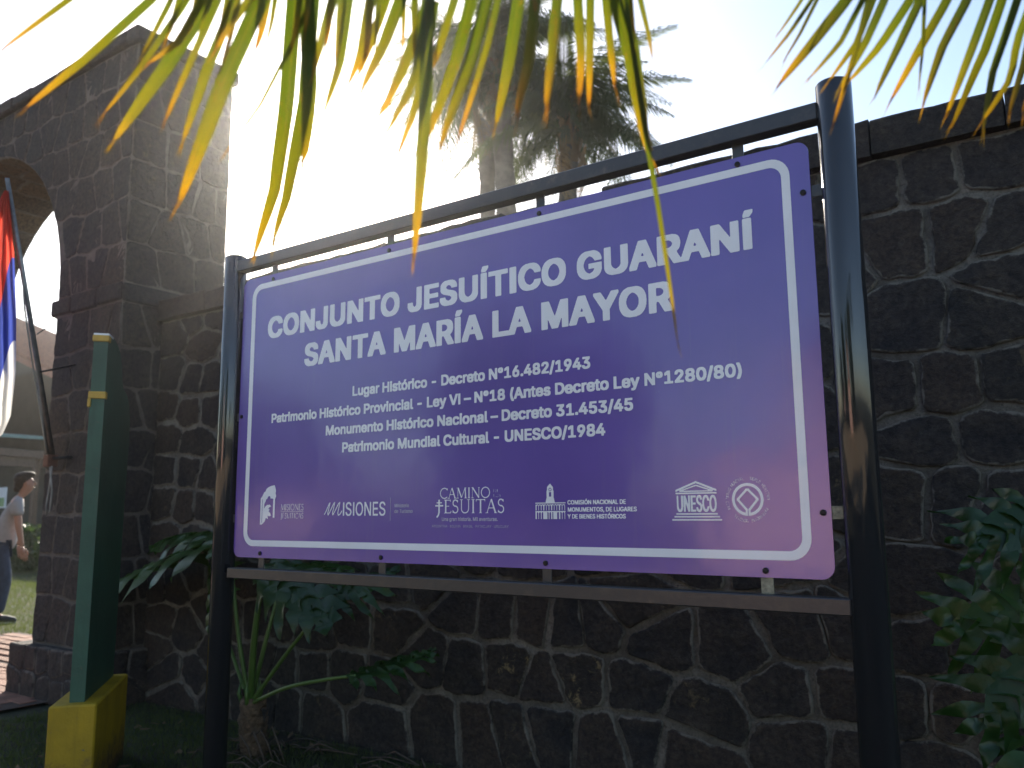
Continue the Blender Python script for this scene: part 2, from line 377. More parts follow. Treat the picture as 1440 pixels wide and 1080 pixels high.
def stone_geo(poly, to3, proud, bev, jit, rnd):
    """rounded, slightly uneven stone from an outline; to3(u, v, w) gives the world point, w outwards"""
    n = len(poly); pts = []
    cx = sum(p[0] for p in poly)/n; cy = sum(p[1] for p in poly)/n
    for i in range(n):
        a, b, c = poly[i-1], poly[i], poly[(i+1) % n]
        la = math.hypot(a[0]-b[0], a[1]-b[1]); lc = math.hypot(c[0]-b[0], c[1]-b[1])
        ra = min(.020, la*.3)*rnd.uniform(.5, 1.2); rc = min(.020, lc*.3)*rnd.uniform(.5, 1.2)
        if la < .015: continue
        pts.append((b[0]+(a[0]-b[0])/la*ra, b[1]+(a[1]-b[1])/la*ra))
        if lc > .015: pts.append((b[0]+(c[0]-b[0])/lc*rc, b[1]+(c[1]-b[1])/lc*rc))
        if lc > .07: 
            for t in ((.5,) if lc < .12 else (.35, .65) if lc < .2 else (.25, .42, .6, .78)):
                q = (b[0]+(c[0]-b[0])*t, b[1]+(c[1]-b[1])*t); nx_, ny_ = (c[1]-b[1])/lc, -(c[0]-b[0])/lc
                k = rnd.uniform(-jit, jit); pts.append((q[0]+nx_*k, q[1]+ny_*k))
    m = len(pts)
    if m < 3: return None
    tilt = (rnd.uniform(-.02, .02), rnd.uniform(-.02, .02)); V = []
    def w(u, v, base): return base+(u-cx)*tilt[0]+(v-cy)*tilt[1]
    for (u, v) in pts: V.append(to3(u, v, -.03))
    for (u, v) in pts: V.append(to3(u, v, proud*.35+rnd.uniform(-.002, .002)))
    for (u, v) in pts:
        L = math.hypot(u-cx, v-cy) or 1; q = max(0, 1-bev/L); a, b = cx+(u-cx)*q, cy+(v-cy)*q
        V.append(to3(a, b, w(a, b, proud+rnd.uniform(-.003, .003))))
    for (u, v) in pts:
        L = math.hypot(u-cx, v-cy) or 1; q = max(0, 1-bev*2.2/L); a, b = cx+(u-cx)*q, cy+(v-cy)*q
        V.append(to3(a, b, w(a, b, proud+rnd.uniform(-.0015, .0015))))
    for (u, v) in pts:
        a, b = cx+(u-cx)*.5, cy+(v-cy)*.5; V.append(to3(a, b, w(a, b, proud+rnd.uniform(-.003, .004))))
    V.append(to3(cx, cy, proud+rnd.uniform(-.002, .005)))
    Fc = []
    for r_ in range(4):
        for i in range(m):
            j = (i+1) % m; Fc.append((r_*m+i, r_*m+j, (r_+1)*m+j, (r_+1)*m+i))
    for i in range(m): Fc.append((4*m+i, 4*m+(i+1) % m, 5*m))
    uv = [(0, w_) for w_ in [1]*m+[1]*m+[.92]*m+[.72]*m+[.4]*m+[0]]
    return V, Fc, uv
def place_stones(polys, to3, mat, parent, proud=(.002, .008), bev=.009, jit=.008, stuff=None, name='stone'):
    rnd = random.Random(5); acc = MB(); cnt = 0
    for p in polys:
        if len(p) < 3 or area(p) < .004: continue
        g = stone_geo(p, to3, rnd.uniform(*proud), bev, jit, rnd)
        if not g: continue
        c = (sum(q[0] for q in p)/len(p), sum(q[1] for q in p)/len(p))
        if stuff and stuff(*c): acc.add(*g)
        else: mk(name, g[0], g[1], mat(*c) if callable(mat) else mat, parent, True, g[2]); cnt += 1
    if acc.V:
        o = acc.build('stonework', mat(0, 0) if callable(mat) else mat, parent, True, True); o['kind'] = 'stuff'
    return cnt

WALL_SEEDS = [(-2.89, 0.83), (-2.65, 0.82), (-2.41, 0.81), (-2.22, 0.8), (-2.04, 0.81), (-1.86, 0.89), (-1.72, 0.75), (-3.11, 0.55), (-2.88, 0.53),
    (-2.57, 0.54), (-2.37, 0.5), (-2.17, 0.54), (-1.84, 0.53), (-1.54, 0.46), (-3.04, 0.21), (-2.77, 0.22), (-2.56, 0.25), (-2.34, 0.28),
    (-2.02, 0.26), (-1.83, 0.29), (-1.62, 0.27), (-1.37, 0.75), (-1.07, 0.83), (-0.88, 0.85), (-1.14, 0.59), (-0.93, 0.6), (-1.07, 0.38),
    (-0.91, 0.37), (-0.62, 0.83), (-0.41, 0.83), (-0.69, 0.57), (-0.52, 0.57), (-0.59, 0.37), (-0.67, 1.02), (-0.34, 0.53), (-0.88, 2.37),
    (-0.56, 2.11), (-0.3, 2.09), (-0.17, 2.23), (-0.65, 1.82), (-0.45, 1.82), (-0.2, 1.83), (-0.55, 1.61), (-0.3, 1.62), (-0.64, 1.41),
    (-0.45, 1.4), (-0.29, 1.38), (-0.64, 2.71), (-0.47, 2.71), (-0.21, 2.72), (-0.58, 2.45), (-0.36, 2.45), (-0.2, 2.42), (-5.66, 2.69),
    (-5.3, 2.58), (-5.66, 2.37), (-5.42, 2.32), (-5.18, 2.3), (-5.72, 2.15), (-5.43, 2.09), (-5.16, 2.09), (-5.69, 1.91), (-5.34, 1.86),
    (-5.7, 1.67), (-5.39, 1.66), (-5.15, 1.62), (-5.7, 1.43), (-5.42, 1.39), (-5.2, 1.39), (-5.72, 0.83), (-5.52, 0.84), (-5.62, 0.58),
    (-5.35, 0.54), (-5.68, 0.38), (-5.54, 0.25), (-5.21, 0.25)]
# ---- the long wall
WY, WX0, WX1, WH = 3.66, -5.84, 2.2, 2.82
wall = empty('stone_wall', (-1.7, WY+.25, 0), 'long dark basalt wall with pale mortar joints and flat coping behind the purple sign', 'stone wall')
b = MB(); b.box((( WX0+WX1)/2, WY+.26, WH/2-.01), (WX1-WX0)/2, .25, WH/2+.01); b.build('mortar_core', M['mortar'], wall)
seeds = list(WALL_SEEDS); rs = random.Random(3)
row = 0; z = .14
while z < WH:
    x = WX0+.12+rs.uniform(0, .15)
    while x < WX1:
        q = (x+rs.uniform(-.04, .04), z+rs.uniform(-.045, .045))
        if all((q[0]-s[0])**2+((q[1]-s[1])*1.1)**2 > (.265 if q[0] > -3.3 else .20)**2 for s in seeds): seeds.append(q)
        x += rs.uniform(.24, .40) if x > -4 else rs.uniform(.2, .3)
    z += .275 if row % 3 else .25
    row += 1
polys = cells(seeds, (WX0, WX1, 0.0, WH-.012), .011, .036, .68)
nst = place_stones(polys, lambda u, v, w: (u, WY-w, v), lambda u, v: M['lichenstone'] if min(math.hypot(u-a, v-b_) for a, b_ in ((-2.57, 0.54), (-2.15, 0.55), (-1.64, 0.3), (-0.76, 0.83), (-2.93, 0.29))) < .11 else M['stone'], wall, stuff=lambda u, v: u > 1.6)
# coping course: long flat blocks that stand a little proud
x = WX0+.01; rs = random.Random(11)
while x < WX1:
    L = rs.uniform(.42, .8); h = rs.uniform(.15, .175); t = []
    n = 7; prof = [h+rs.uniform(-.007, .007) for _ in range(n)]
    V = []
    dep0 = WY-.035-rs.uniform(0, .012)
    for i in range(n):
        xx = x+.004+(L-.008)*i/(n-1); lo = WH+.004+rs.uniform(-.004, .006)
        e = rs.uniform(-.005, .005)
        V += [(xx, dep0+e, lo), (xx, dep0+e-.003, WH+prof[i]-.015), (xx, dep0+.018, WH+prof[i]), (xx, WY+.53, WH+prof[i]+.01), (xx, WY+.53, lo)]
    Fc = [(5*i+k, 5*i+(k+1) % 5, 5*i+5+(k+1) % 5, 5*i+5+k) for i in range(n-1) for k in range(5)]
    Fc += [(4, 3, 2, 1, 0), tuple(5*(n-1)+k for k in range(5))]
    mk('coping_stone', V, Fc, M['stone' if x > -4.6 else 'tstone'], wall)
    x += L

# ---- the gateway tower
TX, TY0, TY1, TH = -5.84, 3.33, 4.20, 5.01
ACX, ACZ, AR = -8.27, 3.15, 1.48
TXL = -10.8
tower = empty('stone_gateway', (-8, 3.76, 0), 'tall dark stone gateway with an arched opening at the left end of the wall', 'gateway')
core = []; mo = .012
def arch_outline(r, n=24): return [(ACX+r*math.cos(a), ACZ+r*math.sin(a)) for a in np.linspace(0, math.pi, n+1)]
A = arch_outline(AR)
# front and back skins with the opening cut out, intrados and jambs
def skin(y, flip):
    V = []; Fc = []
    pts = [(ACX+AR, 0)]+A+[(ACX-AR, 0)]
    for (u, v) in pts: V.append((u, y, v))
    k = len(pts)
    outer = [(TX, 0)]+[(min(TX, max(TXL, ACX+4*math.cos(a))), TH if True else 0) for a in np.linspace(0, math.pi, len(A))]+[(TXL, 0)]
    for i, (u, v) in enumerate(outer):
        if 0 < i < k-1:
            t = (i-1)/(len(A)-1); u = TX+(TXL-TX)*t
            v = TH
        V.append((u, y, v))
    for i in range(k-1):
        f = (i, i+1, k+i+1, k+i); Fc.append(f if flip else f[::-1])
    return V, Fc, pts
b = MB(); V, Fc, pts = skin(TY0, True); b.add(V, Fc); V, Fc, _ = skin(TY1, False); b.add(V, Fc)
V = [(u, y, v) for (u, v) in pts for y in (TY0, TY1)]
b.add(V, [(2*i, 2*i+1, 2*i+3, 2*i+2) for i in range(len(pts)-1)])
V = [(TX, y, z) for z in (0, TH) for y in (TY0, TY1)]+[(TXL, y, z) for z in (0, TH) for y in (TY0, TY1)]
b.add(V, [(0, 1, 3, 2), (4, 6, 7, 5), (2, 3, 7, 6)])
b.build('mortar_core', M['tmortar'], tower)
# stone outlines of the front face, rows of upright blocks
def rows(x0, x1, z0, z1, w, h, seed):
    rs = random.Random(seed); out = []; z = z0+h/2
    while z < z1:
        x = x0+rs.uniform(.3, .7)*w
        while x < x1+w*.3: out.append((min(x1-.03, x)+rs.uniform(-.02, .02), z+rs.uniform(-.035, .035))); x += w*rs.uniform(.8, 1.3)
        z += h
    return out
def push_out(poly):       # keep a stone clear of the arch ring
    RO = AR+.004; out = []
    c = (sum(q[0] for q in poly)/len(poly), sum(q[1] for q in poly)/len(poly))
    if math.hypot(c[0]-ACX, c[1]-ACZ) < RO-.01 and max(math.hypot(q[0]-ACX, q[1]-ACZ) for q in poly) < RO+.10 and c[1] > ACZ-.05: return None
    if abs(c[0]-ACX) < AR and c[1] <= ACZ: return None
    fine = []
    for i in range(len(poly)):
        a, b_ = poly[i], poly[(i+1) % len(poly)]; k = max(1, int(math.hypot(a[0]-b_[0], a[1]-b_[1])/.07))
        fine += [(a[0]+(b_[0]-a[0])*t/k, a[1]+(b_[1]-a[1])*t/k) for t in range(k)]
    for (u, v) in fine:
        d = math.hypot(u-ACX, v-ACZ)
        if v > ACZ and d < RO: u, v = ACX+(u-ACX)*RO/d, ACZ+(v-ACZ)*RO/d
        elif v <= ACZ and abs(u-ACX) < AR+.005: u = ACX+math.copysign(AR+.005, u-ACX)
        elif v <= ACZ+.001 and False: pass
        out.append((u, v))
    return out
IMP0, IMP1 = 2.93, 3.07
F1 = cells(rows(ACX+AR, TX, .42, IMP0, .27, .31, 1), (ACX+AR+.0, TX-.004, .40, IMP0-.01), .010, .022, .62)
keep_ = lambda L: L
F2 = cells(keep_(rows(ACX-.3, TX, IMP1, TH, .26, .33, 2)), (ACX-.5, TX-.004, IMP1+.01, TH-.01), .008, .018, .62)
F2 = [q for q in (push_out(p_) for p_ in F2 if len(p_) > 2) if q]
F3 = cells(keep_(rows(TXL, ACX-.5, IMP1, TH, .3, .33, 4)), (TXL, ACX-.5, IMP1+.01, TH-.01), .012, .026)
F3 = [q for q in (push_out(p_) for p_ in F3 if len(p_) > 2) if q]+cells(rows(TXL, ACX-AR, .05, IMP0, .3, .31, 5), (TXL, ACX-AR, .02, IMP0), .012, .026)
fr = lambda u, v, w: (u, TY0-w, v)
place_stones(F1, fr, M['tstone'], tower, (.002, .008), .007, .005)
place_stones(F2, fr, M['tstone'], tower, (.002, .008), .007, .005)
place_stones(F3, fr, M['tstone'], tower, (.002, .008), .007, .005, stuff=lambda u, v: True)
# voussoirs round the arch and the stones of its underside
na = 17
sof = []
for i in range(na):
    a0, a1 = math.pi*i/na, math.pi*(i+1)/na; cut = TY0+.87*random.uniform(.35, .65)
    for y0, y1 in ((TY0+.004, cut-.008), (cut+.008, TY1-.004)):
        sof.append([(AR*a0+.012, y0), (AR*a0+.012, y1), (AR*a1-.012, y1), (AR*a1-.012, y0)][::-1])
place_stones(sof, lambda u, v, w: (ACX+(AR-w)*math.cos(u/AR), v, ACZ+(AR-w)*math.sin(u/AR)), M['soffit_lit'], tower, (.006, .016), .014, .006, name='soffit_stone')
# side face (towards the long wall), whole height in front, above the coping behind
SD = cells([(y, z) for (y, z) in rows(TY0, TY1, .42, IMP0, .24, .31, 8)], (TY0+.004, TY1, .40, IMP0-.01), .010, .022, .62)
SD = [p_ for p_ in SD if len(p_) > 2 and min(q[0] for q in p_) < WY]
SD2 = cells(rows(TY0, TY1, IMP1, TH, .26, .33, 9), (TY0+.004, TY1, IMP1+.01, TH-.01), .008, .018, .62)
sf = lambda u, v, w: (TX+w, u, v)
place_stones([[(min(u, WY-.0), v) for u, v in p_] for p_ in SD], sf, M['tstone'], tower, (.002, .008), .007, .005)
place_stones(SD2, sf, M['tstone'], tower, (.002, .008), .007, .005)
# inner jamb face
JB = cells(rows(TY0, TY1, .42, IMP0, .29, .31, 12), (TY0+.004, TY1, .40, IMP0-.01), .012, .026)
place_stones(JB, lambda u, v, w: (ACX-AR+w, u, v), M['tstone'], tower, (.002, .008), .007, .005)
# projecting courses: plinth, impost, coping
def course(x0, x1, y0, y1, z0, z1, out, name, seed, sides):
    rs = random.Random(seed)
    def run(a, b, f):
        t = a
        while t < b-.02:
            L = min(rs.uniform(.28, .5), b-t)
            if b-t-L < .15: L = b-t
            f(t+.004, t+L-.004); t += L
    mb = lambda c, hx, hy, hz: MB().box(c, hx, hy, hz, bev=.014).build(name, M['tstone'], tower)
    if 'f' in sides: run(x0, x1, lambda a, b: mb(((a+b)/2, y0-out/2+.01+rs.uniform(-.006, .006), (z0+z1)/2+rs.uniform(-.006, .006)), (b-a)/2, out/2+.01, (z1-z0)/2+rs.uniform(-.008, .008)))
    if 's' in sides: run(y0, y1, lambda a, b: mb((x1+out/2-.01+rs.uniform(-.006, .006), (a+b)/2, (z0+z1)/2+rs.uniform(-.006, .006)), out/2+.01, (b-a)/2, (z1-z0)/2))
    if 'j' in sides: run(y0, y1, lambda a, b: mb((x0-out/2+.01, (a+b)/2, (z0+z1)/2), out/2+.01, (b-a)/2, (z1-z0)/2))
course(ACX+AR-.09, TX, TY0, TY1, IMP0, IMP1, .02, 'impost_stone', 1, 'f')
course(ACX+AR, TX, TY0-.01, TY1, IMP0, IMP1, .015, 'impost_stone', 2, 's')
course(ACX+AR, TX, TY0+.01, TY1, IMP0, IMP1, .09, 'impost_stone', 3, 'j')
course(TXL, ACX-AR+.09, TY0, TY1, IMP0, IMP1, .05, 'impost_stone', 4, 'f')
# plinth stones
PL = cells(rows(ACX+AR-.12, TX, .0, .4, .2, .2, 21), (ACX+AR-.16, TX+.05, .0, .385), .012, .026)
b = MB(); b.box(((ACX+AR-.16+TX+.05)/2, TY0+.0, .19), (TX+.05-(ACX+AR-.16))/2, .09, .19); b.box((TX+.0, TY0+.17, .19), .05, .16, .19); b.build('plinth_core', M['tstone'], tower)
place_stones(PL, lambda u, v, w: (u, TY0-.09-w, v), M['tstone'], tower, (.006, .016), .012, .006)
PL2 = cells(rows(TY0, WY, .0, .4, .2, .2, 22), (TY0-.08, WY, .0, .385), .012, .026)
place_stones(PL2, lambda u, v, w: (TX+.05+w, u, v), M['tstone'], tower, (.006, .016), .012, .006)
# coping of the gateway
def coping_run(a, b, f, seed):
    rs = random.Random(seed); t = a
    while t < b-.02:
        L = min(rs.uniform(.3, .55), b-t)
        if b-t-L < .15: L = b-t
        f(t+.003, t+L-.003, rs); t += L
coping_run(TXL, TX+.05, lambda a, b, rs: MB().box(((a+b)/2, TY0+.12, TH+.055+rs.uniform(-.01, .01)), (b-a)/2, .17, .058+rs.uniform(-.006, .01), bev=.015).build('coping_stone', M['tstone'], tower), 5)
coping_run(TY0+.30, TY1+.04, lambda a, b, rs: MB().box((TX-.07, (a+b)/2, TH+.055+rs.uniform(-.01, .01)), .12, (b-a)/2, .058+rs.uniform(-.006, .01), bev=.015).build('coping_stone', M['tstone'], tower), 6)

# ------------------------------------------------------------------ brick path through the gateway
path = empty('brick_path', (-7.9, 3.3, 0), 'red brick paving running through the stone archway', 'paved path')
path['kind'] = 'structure'
PX0, PX1, PY0, PY1 = -9.6, -6.32, .6, 4.55
ysp = np.linspace(PY0-.02, PY1+.02, 18); V = []
for y in ysp: V += [(PX0-.02, y, gz(0, y)+.0245), (PX1+.02, y, gz(0, y)+.0245)]
mk('sand_bed', V, [(2*i, 2*i+1, 2*i+3, 2*i+2) for i in range(17)], M['jointsand'], path)
bw, bl = .118, .238; acc = MB(); me_b = {}; cnt = 0; rs = random.Random(4)
tmp = []
j = 0; y = PY0
while y < PY1-bw:
    x = PX0+(bl/2 if j % 2 else 0)
    while x < PX1-bl+.001:
        vis = x > -8.2 and y > 2.2
        c = Vector((x+bl/2, y+bw/2, gz(0, y+bw/2)+.012+rs.uniform(-.002, .003)))
        if vis and cnt < 296:
            k = cnt % 4
            if k not in me_b:
                o = MB().box((0, 0, 0), bl/2-.002, bw/2-.002, .016, bev=.0025).build('brick', M['brick'], path); me_b[k] = o.data
                o.location = path.matrix_world.inverted() @ c if False else c-Vector((-7.9, 3.3, 0))
            else:
                o = bpy.data.objects.new('brick', me_b[k]); COL.objects.link(o); o.parent = path; o.location = c-Vector((-7.9, 3.3, 0))
            o.rotation_euler = (rs.uniform(-.01, .01), rs.uniform(-.01, .01), rs.uniform(-.01, .01)); cnt += 1
        else: acc.box(c, bl/2-.002, bw/2-.002, .016, bev=0)
        x += bl
    y += bw; j += 1
acc.build('brick_paving', M['brick'], path)['kind'] = 'stuff'

# ------------------------------------------------------------------ painted lettering from outlines
GLYPHS = {
' ': (188, ''),
'(': (273, '89,207 91,249 96,294 114,384 142,468 159,506 177,539 236,539 206,471 182,399 164,327 154,258 151,220 152,172 158,127 165,91 188,16 236,-96 177,-96 147,-40 124,16 106,74 92,150'),
')': (273, '37,-96 76,-9 98,56 115,128 121,184 122,220 118,272 103,356 72,457 37,539 67,539 97,539 126,481 147,427 163,369 175,308 182,249 184,188 178,130 167,72 142,-4 117,-60 97,-96'),
',': (188, '38,-119 68,71 137,71 84,-119'),
'-': (453, '337,244 337,188 114,188 114,244'),
'.': (188, '95,-4 78,-1 63,9 53,24 50,41 53,59 60,70 78,83 95,87 113,83 131,70 138,59 141,41 138,24 128,9 113,-1'),
'/': (249, '235,533 71,-76 14,-76 178,533'),
'0': (453, '227,-7 187,-3 151,10 120,32 95,62 75,99 60,144 51,196 48,254 51,312 60,364 75,409 95,447 120,476 151,498 187,511 227,516 267,511 302,498 333,476 358,447 378,409 393,364 402,312 405,254 402,196 393,144 378,99 358,62 333,32 302,10 267,-3|227,50 253,53 276,64 297,80 313,103 326,133 336,168 342,208 344,254 342,300 336,341 326,376 313,405 297,429 276,446 253,456 227,460 200,456 177,446 157,429 140,405 127,376 117,341 111,300 109,254 111,208 117,168 127,133 140,103 157,80 177,64 200,53'),
'1': (453, '76,0 76,55 391,55 391,0|276,509 276,0 212,0 212,448 209,448 86,358 86,427 198,509'),
'2': (453, '64,0 64,47 282,282 311,327 316,343 320,365 319,385 315,403 308,419 297,432 284,443 262,454 244,458 224,460 203,458 184,453 167,444 153,433 142,418 134,402 129,383 127,362 66,362 71,405 86,442 111,473 143,496 181,511 214,516 257,513 297,501 330,481 356,453 373,420 381,382 377,338 361,297 342,267 306,223 153,60 153,57 389,57 389,0'),
'3': (453, '218,-7 184,-5 152,3 123,14 98,30 76,50 59,74 49,101 44,132 109,132 113,113 123,92 134,78 148,67 165,59 190,52 219,50 241,51 262,56 287,67 302,79 315,93 323,110 328,130 329,152 326,172 319,190 308,207 282,230 260,240 233,246 157,248 157,274 157,299 288,448 288,452 70,452 70,509 372,509 372,461 211,278 211,289 238,290 275,286 298,280 318,271 352,246 376,213 388,185 393,145 387,103 380,84 364,58 344,35 327,23 309,12 277,1 243,-6'),
'4': (453, '40,105 40,158 247,509 311,509 109,166 109,163 413,163 413,105|282,0 282,318 343,318 343,0'),
'5': (453, '221,-7 189,-4 159,3 131,16 108,32 88,52 74,76 64,102 60,130 122,130 127,108 138,89 158,69 179,58 215,50 236,51 257,56 276,64 298,81 310,98 320,117 327,146 328,170 324,193 317,214 301,239 281,258 262,269 233,276 205,276 180,272 150,261 128,246 98,249 67,253 96,509 366,509 366,452 151,452 134,301 172,323 209,333 255,332 294,321 328,301 360,267 379,231 389,190 391,151 386,116 374,86 350,49 327,27 299,10 256,-4'),
'6': (453, '226,-7 182,-2 152,10 117,33 96,56 79,84 67,127 64,162 68,199 80,239 110,298 252,509 322,509 151,261 145,261 165,288 179,299 200,309 235,314 278,309 307,300 340,278 365,248 381,212 389,169 386,123 377,92 356,55 335,32 301,9 271,-2|226,48 248,50 267,56 284,67 299,79 311,95 320,114 325,135 327,157 325,180 320,200 311,219 299,235 284,247 267,257 248,263 226,265 205,263 186,258 169,248 154,236 142,220 132,201 127,181 125,158 127,135 132,115 142,96 154,80 169,67 186,56 205,50'),
'7': (453, '97,0 323,448 323,452 62,452 62,509 391,509 391,449 165,0'),
'8': (453, '226,-7 189,-4 156,3 126,16 100,33 80,54 64,78 55,106 52,135 54,159 59,181 69,202 81,220 96,236 113,249 132,259 153,265 153,267 127,277 105,294 93,308 79,333 71,360 70,380 73,408 81,434 90,450 101,464 121,483 137,493 164,506 183,512 226,516 269,512 288,506 314,493 337,477 350,464 370,434 379,408 382,380 381,360 373,333 359,308 340,287 326,277 300,267 300,265 321,259 339,249 356,236 371,220 383,202 393,181 399,159 401,135 398,106 388,78 372,54 352,33 327,16 297,3 263,-4|226,49 250,51 272,55 285,60 307,74 319,86 329,102 335,120 337,139 335,159 329,178 318,194 306,208 289,220 270,228 249,233 226,235 203,233 182,228 163,220 146,208 134,194 123,178 117,159 115,139 117,120 123,102 133,86 145,74 167,60 180,55 202,51|226,290 263,295 279,303 293,313 304,326 312,340 317,357 319,376 317,394 313,410 305,425 294,437 264,454 246,458 226,460 206,458 188,454 172,447 158,437 148,425 140,410 135,394 133,376 135,357 140,340 148,326 158,313 173,303 189,295'),
'9': (453, '226,516 260,513 291,503 328,482 350,461 373,424 384,394 389,359 387,319 373,270 343,211 200,0 130,0 301,248 307,248 299,234 284,218 270,208 252,200 218,195 174,200 146,209 113,231 88,260 71,297 64,340 67,386 76,417 96,454 117,476 152,499 192,513|226,460 205,458 186,452 169,442 154,430 142,413 133,394 127,374 125,352 127,329 133,308 142,289 154,273 169,261 186,251 205,245 226,243 247,245 267,251 284,261 299,273 311,289 320,308 325,328 327,350 325,373 320,394 311,413 299,430 284,442 267,452 248,458'),
'A': (480, '16,0 201,509 276,509 463,0 395,0 264,372 232,478 245,478 224,406 191,302 85,0|110,142 110,199 370,199 370,142'),
'B': (456, '60,0 60,509 241,509 278,506 320,495 337,486 359,470 381,442 391,418 398,383 395,344 387,320 369,297 342,277 315,267 315,262 345,255 363,245 380,232 398,210 412,181 418,146 415,108 404,75 384,45 362,28 344,18 313,7 289,3 247,0|125,57 272,58 296,63 323,75 341,92 349,106 353,120 355,137 353,156 342,184 331,199 317,211 300,221 280,228 248,231 125,231|125,285 245,285 264,288 282,294 304,305 320,321 331,342 336,372 333,396 323,417 307,434 292,443 273,449 252,452 125,452'),
'C': (510, '267,-7 220,-2 176,11 138,33 104,63 77,101 57,146 44,197 40,254 42,293 52,346 63,378 86,421 115,456 150,484 190,503 220,511 267,516 305,513 349,501 388,482 421,454 443,426 460,394 473,348 408,348 400,373 392,390 379,409 362,425 343,438 321,447 298,453 267,456 223,450 203,442 175,426 158,412 143,395 131,375 120,352 109,314 104,285 104,223 116,169 125,145 144,114 158,97 175,82 203,66 244,54 292,55 309,58 338,69 371,92 382,105 395,125 408,160 473,160 466,132 452,99 433,69 409,43 381,23 349,8 305,-4'),
'D': (502, '219,0 96,0 96,57 245,58 284,66 308,75 328,87 346,102 361,119 379,149 394,198 399,255 396,299 388,338 374,372 354,399 329,422 299,438 262,449 221,452 93,452 93,509 225,509 278,505 325,492 353,478 378,461 409,430 426,405 440,376 451,345 458,311 462,255 458,199 446,149 425,105 398,68 364,39 322,17 274,4|125,509 125,0 60,0 60,509'),
'E': (419, '60,0 60,509 372,509 372,452 125,452 125,286 355,286 355,229 125,229 125,57 375,57 375,0'),
'G': (520, '269,-7 236,-5 205,1 176,11 149,25 125,43 103,64 85,88 69,116 51,163 44,197 40,234 40,274 44,311 51,346 62,378 76,407 94,433 114,456 137,475 162,491 189,503 218,511 249,515 295,514 322,509 357,497 381,485 410,463 434,438 449,416 464,384 472,358 474,349 408,349 393,383 369,415 356,427 337,439 303,451 272,456 243,454 212,447 183,432 166,419 150,404 137,385 125,364 109,314 103,254 109,195 125,145 151,105 166,89 184,76 213,62 246,54 279,53 309,58 337,67 361,81 380,100 396,123 410,160 415,202 434,199 283,199 283,256 478,256 478,185 471,141 457,103 436,69 419,50 399,33 365,13 339,3 312,-3'),
'H': (517, '60,0 60,509 125,509 125,289 392,289 392,509 457,509 457,0 392,0 392,232 125,232 125,0'),
'I': (200, '62,0 62,509 138,509 138,0'),
'J': (396, '185,-7 153,-5 124,3 98,15 75,33 57,55 44,81 36,111 33,145 33,173 98,173 98,134 101,113 107,96 116,81 128,68 142,59 158,53 185,50 212,53 228,59 242,68 254,81 263,96 270,123 272,509 336,509 336,145 330,95 320,67 312,55 283,24 246,3 217,-5'),
'L': (393, '60,0 60,509 125,509 125,57 361,57 361,0'),
'M': (628, '60,0 60,509 152,509 282,174 322,49 307,49 339,149 476,509 568,509 568,0 504,0 506,413 507,457 513,457 474,341 342,0 286,0 170,291 112,457 119,457 121,383 122,0'),
'N': (523, '60,0 60,509 136,509 363,151 414,55 405,54 399,151 399,509 463,509 463,0 387,0 177,331 108,452 119,454 125,302 125,0'),
'O': (533, '267,-7 220,-2 176,11 138,33 105,63 78,101 57,146 44,197 40,254 44,311 57,362 78,407 105,445 138,475 176,498 220,511 267,516 314,511 358,498 396,475 429,445 456,407 477,362 489,311 493,254 489,197 477,146 456,101 429,63 396,33 358,11 314,-2|267,53 300,56 330,66 358,82 383,104 402,133 418,168 427,208 430,254 427,301 422,328 408,365 390,395 367,420 340,438 300,453 267,456 234,453 203,443 175,427 151,404 131,375 116,340 106,300 103,254 106,208 116,168 131,133 151,105 175,82 203,66 234,56'),
'P': (445, '60,0 60,509 263,508 301,501 332,487 350,476 373,455 385,439 394,421 404,391 408,370 409,337 406,315 401,294 390,265 366,233 332,207 312,198 289,191 249,186 109,186 109,242 243,242 284,250 303,260 322,277 333,294 342,320 343,363 336,396 318,423 297,439 276,447 251,451 125,452 125,0'),
'Q': (533, '245,159 313,159 468,-48 401,-48|267,-7 220,-2 176,11 138,33 105,63 78,101 57,146 44,197 40,254 44,311 57,362 78,407 105,445 138,475 176,498 220,511 267,516 314,511 358,498 396,475 429,445 456,407 477,362 489,311 493,254 489,197 477,146 456,101 429,63 396,33 358,11 314,-2|267,53 300,56 330,66 358,82 383,104 402,133 418,168 427,208 430,254 427,301 422,328 408,365 390,395 367,420 340,438 300,453 267,456 234,453 203,443 175,427 151,404 131,375 116,340 106,300 103,254 106,208 116,168 131,133 151,105 175,82 203,66 234,56'),
'R': (449, '60,0 60,509 264,508 301,501 333,489 367,465 380,450 395,424 402,405 408,374 409,341 406,319 402,299 390,271 380,255 367,240 333,217 289,203 250,198 96,198 96,255 244,255 284,262 309,274 327,290 336,306 343,331 344,367 336,399 323,420 298,440 277,447 252,451 125,452 125,0|353,0 230,229 303,229 428,0'),
'S': (447, '224,-9 184,-6 149,1 118,14 91,31 70,52 54,77 43,105 38,137 104,137 108,116 116,98 127,83 142,71 160,61 187,53 216,49 241,50 265,53 286,60 310,74 325,87 339,108 345,126 346,145 340,166 325,186 296,205 154,249 128,261 95,281 78,298 60,326 54,348 52,383 58,413 75,448 94,470 119,488 158,506 191,513 240,516 274,512 296,506 325,493 343,482 365,463 377,449 391,424 397,406 401,378 337,378 334,396 327,412 316,425 302,437 277,450 257,456 236,459 209,458 187,455 167,448 145,435 133,423 121,403 116,387 115,369 119,352 124,342 135,330 164,310 207,295 312,264 359,238 383,215 398,192 406,163 408,129 403,99 391,72 374,48 352,27 323,11 290,-1 252,-8'),
'T': (449, '32,452 32,509 417,509 417,452 257,452 257,0 193,0 193,452'),
